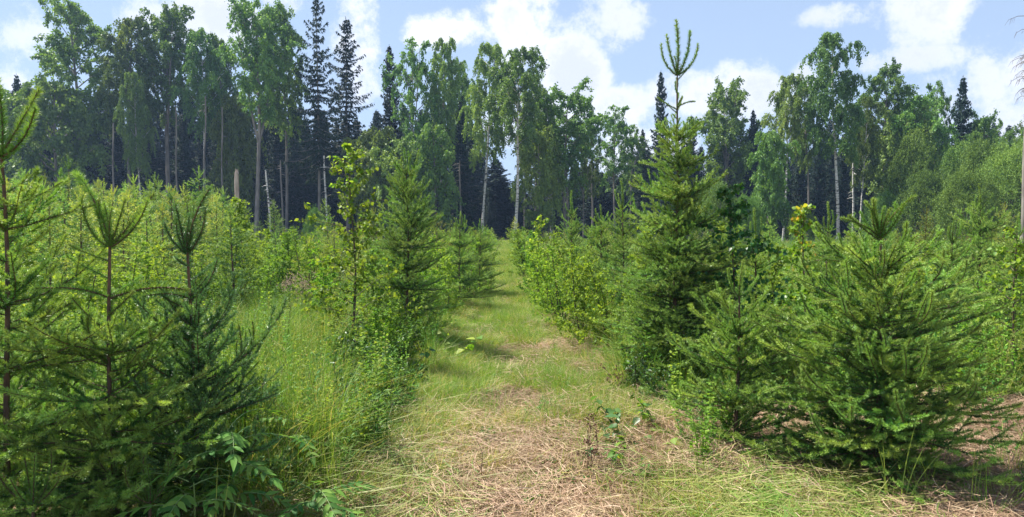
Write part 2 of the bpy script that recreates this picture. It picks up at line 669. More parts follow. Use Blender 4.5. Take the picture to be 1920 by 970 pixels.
def candle(L, turn, side, seed, thick=1.0, mats=('needle_dark', 'spruce_bark'), dens=1900, a=.0, name='shoot', tint=(.35, .75)):
    """one stout unbranched new shoot with dense stiff needles, along +X with a bend"""
    st = np.random.default_rng(seed)
    mb = MB()
    t = np.linspace(0, 1, 12)
    an = rad(turn) * t ** .8
    c = np.stack([np.cumsum(np.cos(an)), side * 11 * t ** 2, np.cumsum(np.sin(an))], -1) * L / 11
    c -= c[0]
    tube(mb, c, np.linspace(.0050, .0028, 12), 5, mi=1)
    n = int(L * dens)
    P, T, f = sample_poly(c, n, st)
    needles(mb, P, T, .0235 * thick, .0042, tint[0] + (tint[1] - tint[0]) * (.45 + .55 * f), lean=.62, up=.1)
    needles(mb, np.repeat(c[-1:], 26, 0), np.repeat(unit(c[-1:] - c[-2:-1]), 26, 0), .019 * thick, .0040, tint[1], lean=1.6)
    return mb.mesh(name, list(mats))


BR = {}


def make_branch_sets():
    for key, mats, nt, ot in (('green', ('needle', 'spruce_bark'), .92, .2), ('dark', ('needle_dark', 'spruce_bark'), .85, .2), ('thick', ('needle', 'spruce_bark'), .95, .32)):
        s0 = {'green': 100, 'dark': 300, 'thick': 500}[key]
        g_, th, dk = (1.15, 1.0, 1.0) if key == 'green' else (1.95, 1.0, 1.75)
        BR[key] = {
            .22: [spruce_branch(.22, 620 * dk, thick=th, b=.25, order=1, gap=.05 * g_, sidefrac=.42, newtint=nt, oldtint=ot + .2, mats=mats, seed=s0 + i, wood_r=.003) for i in range(3)],
            .42: [spruce_branch(.42, 560 * dk, thick=th, b=(.30, .12, .38)[i], order=1, gap=.05 * g_, sidefrac=.45, newtint=nt, oldtint=ot + .1, mats=mats, seed=s0 + 10 + i, wood_r=.004) for i in range(3)],
            .70: [spruce_branch(.70, 430 * dk, thick=th, a=(0, -.08, -.05, .03)[i], b=(.20, .28, .08, .15)[i], order=2, gap=.052 * g_, newtint=nt, oldtint=ot, mats=mats, seed=s0 + 20 + i) for i in range(4)],
            1.0: [spruce_branch(1.0, 360 * dk, thick=th, a=(-.1, -.18, -.05, -.12)[i], b=(.22, .30, .12, .1)[i], order=2, gap=.058 * g_, sidefrac=.36, newtint=nt, oldtint=ot - .05, mats=mats, seed=s0 + 30 + i, bare=.04, wood_r=.008, droop=.1) for i in range(4)],
        }
        BR[key]['candle'] = [candle(.30, b, sd_, s0 + 50 + i, mats=mats, thick=1.0 if key == 'green' else 1.2, tint=(ot + .05, nt))
                             for i, (b, sd_) in enumerate(((12, .08), (42, -.1), (68, 0.05), (55, .15), (-38, -.1)))]


make_branch_sets()


def add_branch(root, kind, z, az, elev, length, x=0, y=0, candle_=False, name='branch', idx=None):
    bs = BR[kind]
    if candle_:
        me, can = (random.choice(bs['candle']) if idx is None else bs['candle'][idx % 5]), .30
    else:
        can = min((.22, .42, .70, 1.0), key=lambda c: abs(math.log(length / c)))
        me = random.choice(bs[can])
    s = length / can
    o = obj(name, me, root, (x, y, z), (0, 0, 0), s if not candle_ else (s, max(.8, min(s, 1.25)), s))
    o.rotation_euler = Euler((random.uniform(-.2, .2), -elev, az), 'XYZ')
    return o


CANDLES = (1, 2, 3, 1)


def near_spruce(name, label, px, Y, H, base_px=None, kind='green', whorl=.42, maxlen=.8, lead=.35, group=None, top=None,
                seed=1, r0=None, taper_pow=.75, start=.08, nb=(5, 7), inter=4, top_elev=55, low_elev=-6, lean=(0, 0), cand=(4, 6), density=1.0,
                len_fn=None, cand_len=.27, cand_elev=32, cand_until=.3, root_loc=None):
    """young spruce: trunk and individually attached branches; top = list of (azimuth deg, elevation deg, length, mesh) shoots"""
    random.seed(seed)
    x = X_at(px, Y)
    loc = (x, Y, float(gz(x, Y)) - .03)
    t = empty(name, loc)
    tag(t, label, 'spruce', group)
    Zn = H - lead                              # node under the leader
    r0 = (r0 or .010 + .0095 * H) * .72
    mb = MB()
    zs = np.linspace(0, Zn, 14)
    wx = lean[0] * (zs / H) ** 1.5 + .012 * np.sin(zs * 3 + seed)
    wy = lean[1] * (zs / H) ** 1.5 + .012 * np.cos(zs * 2.6 + seed)
    tube(mb, np.stack([wx, wy, zs], -1), np.linspace(r0, .0065, 14), 8, mi=0, wob=.05)
    obj('trunk', mb.mesh('spruce_trunk', ['spruce_bark'], smooth=True), t)

    def at(z):
        return float(np.interp(z, zs, wx)), float(np.interp(z, zs, wy))
    # crowning shoots
    cx, cy = at(Zn)
    if top is None:
        o = add_branch(t, kind, Zn, random.uniform(0, 6.28), rad(84), lead, cx, cy, True, 'shoot', 0)
        for k in range(random.randint(*cand)):
            add_branch(t, kind, Zn - .01, k * 1.25 + random.uniform(-.3, .3), rad(cand_elev + random.uniform(-12, 12)),
                       cand_len * random.uniform(.7, 1.1), cx, cy, True, 'shoot', random.choice(CANDLES))
    else:
        for k, (a_, e_, l_, i_) in enumerate(top):
            add_branch(t, kind, Zn - .012 * (k > 0), rad(a_), rad(e_), l_, cx, cy, True, 'shoot', i_)
    # whorls downwards
    z = Zn - whorl
    lf = len_fn or (lambda u: maxlen * min(1.0, (u / (H * .62))) ** taper_pow)
    while z > start:
        u = H - z
        ln = lf(u)
        cx, cy = at(z)
        n = max(3, int(random.randint(*nb) * density * 1.25))
        e = top_elev + (low_elev - top_elev) * min(1, u / (H * .7)) ** .7
        a0 = random.uniform(0, 6.28)
        for k in range(n):
            cn = u < cand_until
            if cn and k > 2:
                break
            add_branch(t, kind, z + random.uniform(-.02, .02), a0 + 2 * PI * k / (3 if cn else n) + random.uniform(-.25, .25), rad((e if not cn else 28) + random.uniform(-9, 9)),
                       ln * random.uniform(.8, 1.12), cx, cy, cn, 'branch', random.choice((0, 1, 1, 4)) if cn else None)
        ni = int(inter * density * 1.7 + .5)
        for k in range(ni):
            zz = z + whorl * (k + .6) / (ni + .4)
            u2 = H - zz
            cx, cy = at(zz)
            cn = u2 < cand_until
            if cn and k % 3:
                continue
            add_branch(t, kind, zz, random.uniform(0, 6.28), rad((e * .8 + 12 if not cn else 32) + random.uniform(-14, 14)), max(.10, lf(u2) * random.uniform(.45, .75)),
                       cx, cy, cn, 'branch', 0 if cn else None)
        z -= whorl * random.uniform(.82, 1.0)
        whorl *= .95
    for k in range(int(H * 16)):
        zz = random.uniform(start, max(start + .1, H - max(cand_until, .45)))
        cx, cy = at(zz)
        add_branch(t, kind, zz, random.uniform(0, 6.28), rad(random.uniform(5, 55)), random.uniform(.14, .28), cx, cy)
    return t


# ------------------------------------------------------------------ whole-tree meshes for the middle distance


def mid_spruce_mesh(H, W, seed, nl, nw, dens, whorl=.36, mats=('needle_far', 'spruce_bark'), newtint=.85, oldtint=.3, order2=False, lead=.3, gap=.09):
    """returns (crown mesh, trunk mesh)"""
    st = np.random.default_rng(seed)
    mb = MB()
    tb = MB()
    zs = np.linspace(0, H - lead, 8)
    cx = .02 * np.sin(zs * 2 + seed)
    tube(tb, np.stack([cx, cx * .5, zs], -1), np.linspace(.012 + .009 * H, .007, 8), 6)
    P_, T_, t_ = [], [], []

    def put(pts, tip, ln_tip):
        dd = np.linalg.norm(np.diff(pts, axis=0), axis=1).sum()
        n = max(3, int(dd * dens * st.uniform(.8, 1.2)))
        P, T, f = sample_poly(pts, n, st)
        P_.append(P)
        T_.append(T)
        t_.append(np.where((1 - f) * dd < ln_tip, newtint, oldtint) + st.uniform(-.1, .1))
    top = np.array([0, 0, H])
    tp = np.array([[cx[-1], 0, H - lead], [cx[-1] + .01, 0, H - lead / 2], [cx[-1] + st.uniform(-.03, .03), 0, H]])
    put(tp, 0, 1)
    put(tp, 0, 1)
    for k in range(st.integers(4, 6)):
        a = k * 1.3 + st.uniform(0, .5)
        l = lead * st.uniform(.6, .9)
        t = np.linspace(0, 1, 5)[:, None]
        d = np.array([math.cos(a) * .45, math.sin(a) * .45, .75])
        pts = tp[0] + d * l * t + np.array([0, 0, 1]) * l * .25 * t * t
        put(pts, 0, 1)
        put(pts, 0, 1)
    z = H - lead - whorl * .7
    while z > .06:
        u = (H - z) / H
        ln0 = W * .5 * min(1, u / .72) ** .8
        n = st.integers(5, 8)
        a0 = st.uniform(0, 6.28)
        el = rad(48 - 52 * min(1, u / .7))
        for k in range(n):
            a = a0 + 2 * PI * k / n + st.uniform(-.3, .3)
            zz = z + st.uniform(-.5, .5) * whorl
            ln = ln0 * st.uniform(.65, 1.15)
            t = np.linspace(0, 1, 6)[:, None]
            h = np.array([math.cos(a), math.sin(a), 0])
            e = el + st.uniform(-.15, .15)
            pts = np.array([0, 0, zz]) + h * ln * math.cos(e) * t + np.array([0, 0, 1]) * ln * (math.sin(e) * t + .16 * t * t)
            put(pts, 0, .12)
            q = gap
            kk = 0
            yw = np.cross([0, 0, 1], h)
            while q < ln * .95:
                g = q / ln
                P = pts[0] + (pts[-1] - pts[0]) * g
                l2 = (.42 * ln * (1 - g) + .05) * st.uniform(.6, 1.2)
                s = 1 if kk % 2 else -1
                D = unit(h * .7 + yw * s * .75 + np.array([0, 0, st.uniform(-.25, .35)]))
                t3 = np.linspace(0, 1, 3)[:, None]
                put(P + D * l2 * t3 + np.array([0, 0, 1]) * l2 * .2 * t3 ** 2, 0, .09)
                q += gap * st.uniform(.5, .9)
                kk += 1
        z -= whorl * .5
    P_, T_, t_ = np.concatenate(P_), np.concatenate(T_), np.concatenate(t_)
    needles(mb, P_, T_, nl, nw, t_, lean=.9, up=.35)
    return mb.mesh('sapling_spruce_crown', list(mats)[:1]), tb.mesh('sapling_spruce_trunk', [mats[1]])


def sapling_mesh(H, W, seed, leaf, nleaf, mats=('sapling_leaf', 'twig'), stems=1, tint=(.2, .9), base=.15, upright=.9, nbr=26, aspect=.75):
    """broadleaved sapling: stem(s), ascending twigs, leaves; returns (foliage, stem)"""
    st = np.random.default_rng(seed)
    mb, tb = MB(), MB()
    tw = []
    for s in range(stems):
        a = st.uniform(0, 6.28)
        off = 0 if stems == 1 else st.uniform(.2, .5) * W
        hh = H * (1 if s == 0 else st.uniform(.65, .95))
        z = np.linspace(0, hh, 9)
        f = z / hh
        pts = np.stack([math.cos(a) * off * f + .05 * np.sin(z * 2 + s), math.sin(a) * off * f + .05 * np.cos(z * 1.7 + s), z], -1)
        tube(tb, pts, np.linspace(.006 + .006 * H, .002, 9), 5)
        n = max(6, int(nbr / stems ** .5))
        for k in range(n):
            g = base + (1 - base) * (k + .5) / n
            P = np.array([np.interp(g, f, pts[:, j]) for j in range(3)])
            ln = W * .55 * (1.08 - g) ** .6 * st.uniform(.5, 1.1)
            aa = k * 2.4 + st.uniform(-.4, .4)
            D = unit(np.array([math.cos(aa), math.sin(aa), upright * st.uniform(.5, 1.2)]))
            t = np.linspace(0, 1, 5)[:, None]
            tp = P + D * ln * t + np.array([0, 0, -1]) * ln * .15 * t * t
            tube(tb, tp, np.linspace(.003, .001, 5), 3, cap=False)
            tw.append(tp)
            for q in range(3):
                i = st.integers(1, 4)
                D2 = unit(D + st.normal(size=3) * .8)
                tw.append(np.stack([tp[i], tp[i] + D2 * ln * .35]))
        tw.append(pts[int(len(pts) * .4):])
    L = np.array([np.linalg.norm(np.diff(p, axis=0), axis=1).sum() for p in tw])
    cnt = np.maximum(2, (L / L.sum() * nleaf).astype(int))
    P_, D_, t_ = [], [], []
    for p, c in zip(tw, cnt):
        P, T, f = sample_poly(p, int(c), st)
        P_.append(P + st.normal(size=P.shape) * leaf * .3)
        D = T * .5 + st.normal(size=P.shape) * .7
        D[:, 2] -= .25
        D_.append(D)
        t_.append(np.clip(st.uniform(tint[0], tint[1], len(P)) + st.uniform(-.12, .12), 0, 1))
    P_, D_, t_ = map(np.concatenate, (P_, D_, t_))
    leaves(mb, P_, D_, leaf * st.uniform(.65, 1.15, len(P_)), t_, aspect=aspect)
    return mb.mesh('sapling_foliage', [mats[0]]), tb.mesh('sapling_stem', [mats[1]])


GENERIC = []      # things whose label is worked out from their neighbours once all stand


def generic(o, base, px, Y, bands, group):
    o['label'] = base
    o['category'] = 'spruce' if 'spruce' in base else 'sapling' if 'sapling' in base else 'shrub'
    o['group'] = group
    GENERIC.append((o, base, px, Y, bands))


LAND = [(5, 'far left edge trees'), (150, 'leftmost tall aspen'), (246, 'second tall birch'), (322, 'flat-topped slim aspen'), (392, 'notched slender birch'),
        (447, 'broken stump'), (486, 'thick grey trunk'), (540, 'dense birch by grey trunk'), (600, 'tallest bare-trunked spruce'), (653, 'upswept sparse spruce'),
        (733, 'dark pointed spruce'), (800, 'airy aspen pair'), (862, 'path-bend spruce'), (908, 'drooping pale-trunked birch'), (962, 'path-end birch'), (1010, 'reaching birch branches'), (1060, 'round-topped forked tree'), (1105, 'thin low aspen'),
        (1152, 'see-through aspen'), (1236, 'dark narrow skyline spruce'), (1290, 'tallest young spruce'), (1360, 'round bright crown'), (1415, 'grey-green willow'), (1466, 'leaning white birch'), (1512, 'grey-green birch'),
        (1566, 'tallest white-trunked birch'), (1614, 'yellow-green drooping birch'), (1655, 'dark-leaved aspen'), (1718, 'dark broad crown'), (1796, 'lone skyline spruce'),
        (1850, 'large round willow'), (1915, 'dead border tree')]


def name_generics():
    from collections import defaultdict
    fam = defaultdict(list)
    for o, base, px, Y, bands in GENERIC:
        lm = min(LAND, key=lambda l: abs(l[0] - px))[1]
        b = next(w for lim, w in bands if Y <= lim)
        fam[(base, lm, b)].append((px, o))
    words = {1: [''], 2: [', left one', ', right one'], 3: [', left one', ', middle one', ', right one']}
    num = ['first', 'second', 'third', 'fourth', 'fifth', 'sixth', 'seventh', 'eighth', 'ninth', 'tenth']
    for (base, lm, b), l in fam.items():
        l.sort(key=lambda q: q[0])
        n = len(l)
        for i, (px, o) in enumerate(l):
            w = words[n][i] if n in words else ', %s from left' % num[min(i, 9)]
            o['label'] = '%s %s %s%s' % (base, b, lm, w)


# ------------------------------------------------------------------ forest trees


def broad_tree(H, W, seed, base=.38, leaf=.20, nleaf=12000, droop=.6, asc=.9, trunk_r=.16, lean=.0, fork=False, limbs=34,
               bark='old_bark', top_round=.6, mats='forest_leaf', tint=(.15, .8), clump=.45, low_limbs=True, hole=.0):
    """tall deciduous tree: trunk + limbs mesh, leafy crown mesh"""
    st = np.random.default_rng(seed)
    mb, tb = MB(), MB()
    z = np.linspace(0, H * .97, 16)
    ph = st.uniform(0, 6)
    ax = lean * (z / H) ** 1.3 + H * .012 * np.sin(z / H * 5 + ph)
    ay = H * .01 * np.cos(z / H * 4 + ph)
    main = np.stack([ax, ay, z], -1)
    rr = trunk_r * (1 - z / H) ** .8 + .015
    rr[0] *= 1.25
    tube(tb, main, rr, 8, wob=.04)
    stems = [(main, H)]
    if fork:
        for s in (-1, 1):
            z2 = np.linspace(H * .42, H * .93, 9)
            f = (z2 - z2[0]) / (z2[-1] - z2[0])
            p2 = np.stack([np.interp(z2[0], z, ax) + s * W * .30 * f ** .8, np.interp(z2[0], z, ay) + s * .12 * W * f, z2], -1)
            tube(tb, p2, trunk_r * .5 * (1 - f) + .015, 6)
            stems.append((p2, H * .95))
    P_, D_, t_ = [], [], []
    for si, (pts, Ht) in enumerate(stems):
        nL = limbs if si == 0 else limbs // 3
        z0 = pts[0, 2]
        for k in range(nL):
            g = base + (1 - base) * ((k + st.uniform(0, 1)) / nL)
            zz = H * g
            if zz < z0 or zz > pts[-1, 2]:
                continue
            P = np.array([np.interp(zz, pts[:, 2], pts[:, j]) for j in range(3)])
            u = (g - base) / (1 - base)
            env = (math.sin(PI * min(1, u * .92 + .10)) ** top_round) * (1 - u * .25)
            ln = W * .5 * max(.18, env) * st.uniform(.6, 1.2) * (1 if si == 0 else .6)
            aa = k * 2.399 + st.uniform(-.5, .5)
            h = np.array([math.cos(aa), math.sin(aa), 0])
            t = np.linspace(0, 1, 7)[:, None]
            up = asc * st.uniform(.7, 1.3)
            lp = P + h * ln * t + np.array([0, 0, 1]) * ln * (up * t - .25 * droop * t ** 3)
            lp[1:, :] += np.cumsum(st.normal(0, ln * .025, (6, 3)), 0)
            tube(tb, lp, np.linspace(.012 + .014 * ln, .008, 7), 4, cap=False)
            nt = int(9 + ln * 3.5)
            ctint = st.uniform(-.22, .22)
            for q in range(nt):
                i = st.uniform(.28, 1)
                a = lp[0] + (lp[-1] - lp[0]) * 0
                kx = i * 6
                i0 = min(5, int(kx))
                a = lp[i0] + (lp[i0 + 1] - lp[i0]) * (kx - i0)
                l2 = st.uniform(.35, 1.15) * (.5 + ln * .22)
                d0 = unit(h * .55 + st.normal(size=3) * .75 + np.array([0, 0, .35]))
                tt = np.linspace(0, 1, 4)[:, None]
                tw = a + d0 * l2 * tt + np.array([0, 0, -1]) * l2 * droop * tt ** 2 * 1.4
                P_.append((tw, ctint + st.uniform(-.1, .1)))
    L = np.array([np.linalg.norm(np.diff(p, axis=0), axis=1).sum() for p, _ in P_])
    w = L * np.random.default_rng(seed + 5).uniform(.2, 1.8, len(L))
    if hole:
        w *= (st.uniform(0, 1, len(L)) > hole)
    cnt = (w / w.sum() * nleaf * 1.9).astype(int)
    A, B, C = [], [], []
    for (tw, ct), c in zip(P_, cnt):
        if c < 1:
            continue
        P, T, f = sample_poly(tw, int(c), st)
        A.append(P + st.normal(size=P.shape) * leaf * clump)
        D = T * .6 + st.normal(size=P.shape) * .6
        D[:, 2] -= droop
        B.append(D)
        C.append(st.uniform(tint[0], tint[1], len(P)) + ct)
    A, B, C = map(np.concatenate, (A, B, C))
    leaves(mb, A, B, leaf * st.uniform(.6, 1.25, len(A)), C, aspect=.72)
    return mb.mesh('tree_crown', [mats]), tb.mesh('tree_trunk', [bark])


def dome_shrub(H, W, seed, nlobe=26, nleaf=30000, leaf=.17, mats='willow_leaf', tint=(.2, .85)):
    """round many-stemmed willow: bunches of leaves on the ends of ascending limbs"""
    st = np.random.default_rng(seed)
    mb, tb = MB(), MB()
    A, B, C = [], [], []
    for k in range(nlobe):
        u = (k + .5) / nlobe
        el = math.asin(min(1, u ** .8))
        az = k * 2.399 + st.uniform(-.3, .3)
        R_ = st.uniform(.80, 1.02)
        c = np.array([math.cos(az) * math.cos(el) * W * .38 * R_, math.sin(az) * math.cos(el) * W * .38 * R_, H * (.16 + .66 * math.sin(el) * R_)])
        r = W * st.uniform(.09, .15)
        t = np.linspace(0, 1, 6)[:, None]
        lp = np.array([0, 0, 0]) + c * t + np.array([0, 0, 1]) * (t * (1 - t)) * H * .15
        tube(tb, lp, np.linspace(.07, .02, 6), 5, cap=False)
        n = int(nleaf / nlobe)
        D = unit(st.normal(size=(n, 3)) + np.array([0, 0, .25]))
        bump = 1 + .22 * np.sin(D[:, :1] * 7 + k) * np.cos(D[:, 1:2] * 6 + k * 2)
        P = c + D * r * bump * (st.uniform(.55, 1.1, (n, 1)) ** .5) * np.array([1, 1, .85])
        A.append(P)
        B.append(D * .5 + st.normal(size=(n, 3)) * .5 + np.array([0, 0, -.2]))
        C.append(st.uniform(tint[0], tint[1], n) + st.uniform(-.15, .15))
        for q in range(3):          # loose sprigs break the outline
            d = unit(unit(c) + st.normal(size=3) * .5 + np.array([0, 0, .3]))
            m2 = 26
            f = st.uniform(.8, 1.75, (m2, 1))
            A.append(c + d * r * f + st.normal(size=(m2, 3)) * .09 * (2.1 - f))
            B.append(d + st.normal(size=(m2, 3)) * .6)
            C.append(st.uniform(tint[0], tint[1], m2))
    A, B, C = map(np.concatenate, (A, B, C))
    leaves(mb, A, B, leaf * st.uniform(.6, 1.25, len(A)), C, aspect=.6)
    return mb.mesh('willow_crown', [mats]), tb.mesh('willow_stems', ['old_bark'])


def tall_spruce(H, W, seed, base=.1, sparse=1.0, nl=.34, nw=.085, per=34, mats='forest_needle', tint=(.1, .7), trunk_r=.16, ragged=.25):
    st = np.random.default_rng(seed)
    mb, tb = MB(), MB()
    z = np.linspace(0, H, 10)
    tube(tb, np.stack([.06 * np.sin(z * .3 + seed), 0 * z, z], -1), trunk_r * (1 - z / H) ** .9 + .01, 7)
    P_, D_, t_ = [], [], []
    zz = H * .985
    while zz > H * base:
        u = (H - zz) / H
        ln0 = W * .5 * min(1, u * 1.9 + .03) ** .85
        n = max(2, int(st.integers(4, 7) * sparse + .5))
        a0 = st.uniform(0, 6.28)
        for k in range(n):
            ln = ln0 * st.uniform(1 - ragged * 1.6, 1 + ragged)
            a = a0 + 2 * PI * k / n + st.uniform(-.35, .35)
            h = np.array([math.cos(a), math.sin(a), 0])
            t = np.linspace(0, 1, 6)[:, None]
            e = .35 - 1.15 * min(1, u * 1.4)
            lp = np.array([0, 0, zz]) + h * ln * t + np.array([0, 0, 1]) * ln * (e * t + .42 * t * t)
            tube(tb, lp, np.linspace(.012 + .01 * ln, .006, 6), 3, cap=False)
            m_ = int(per * (ln + .35))
            P, T, f = sample_poly(lp, m_, st)
            side = np.cross([0, 0, 1.0], h) * st.choice([-1, 1], m_)[:, None]
            off = st.uniform(0, 1, (m_, 1))
            P = P + side * off * (.32 * ln * (1 - f[:, None]) + .05) + np.array([0, 0, -1]) * off * .22 * ln * .4
            D = side * .6 + h * .5 + np.array([0, 0, -1.0]) * st.uniform(.2, 1.2, (m_, 1)) + st.normal(size=P.shape) * .3
            P_.append(P)
            D_.append(D)
            t_.append(np.clip(st.uniform(tint[0], tint[1], m_), 0, 1))
        zz -= H * .0165 * st.uniform(.8, 1.3) / max(.55, sparse) ** .5
    P_, D_, t_ = map(np.concatenate, (P_, D_, t_))
    n = len(P_)
    D_ = unit(D_)
    L = nl * st.uniform(.6, 1.2, (n, 1))
    Wd = unit(np.cross(D_, st.normal(size=(n, 3)))) * nw * st.uniform(.6, 1.2, (n, 1))
    V = np.stack([P_ - Wd, P_ + Wd, P_ + D_ * L], 1).reshape(-1, 3)
    mb.add(V, np.arange(n * 3).reshape(-1, 3), np.repeat(t_, 3))
    top = np.array([[0, 0, H - .6], [0, 0, H + .15]])
    P, T, f = sample_poly(top, 30, st)
    needles(mb, P, T, .14, .05, .4)
    return mb.mesh('spruce_crown', [mats]), tb.mesh('spruce_trunk', ['old_bark'])


def place_tree(name, meshes, canon, label, cat, px, Y, ytop, wscale=1.0, rz=None, group=None, sink=.1, h=None):
    X = X_at(px, Y)
    H = h or (Z_at(ytop, Y))
    s = H / canon
    t = empty(name, (X, Y, float(gz(X, Y)) * 0 - sink), random.uniform(0, 6.28) if rz is None else rz, (s * wscale, s * wscale, s))
    tag(t, label, cat, group)
    obj('crown', meshes[0], t)
    obj('trunk', meshes[1], t)
    return t


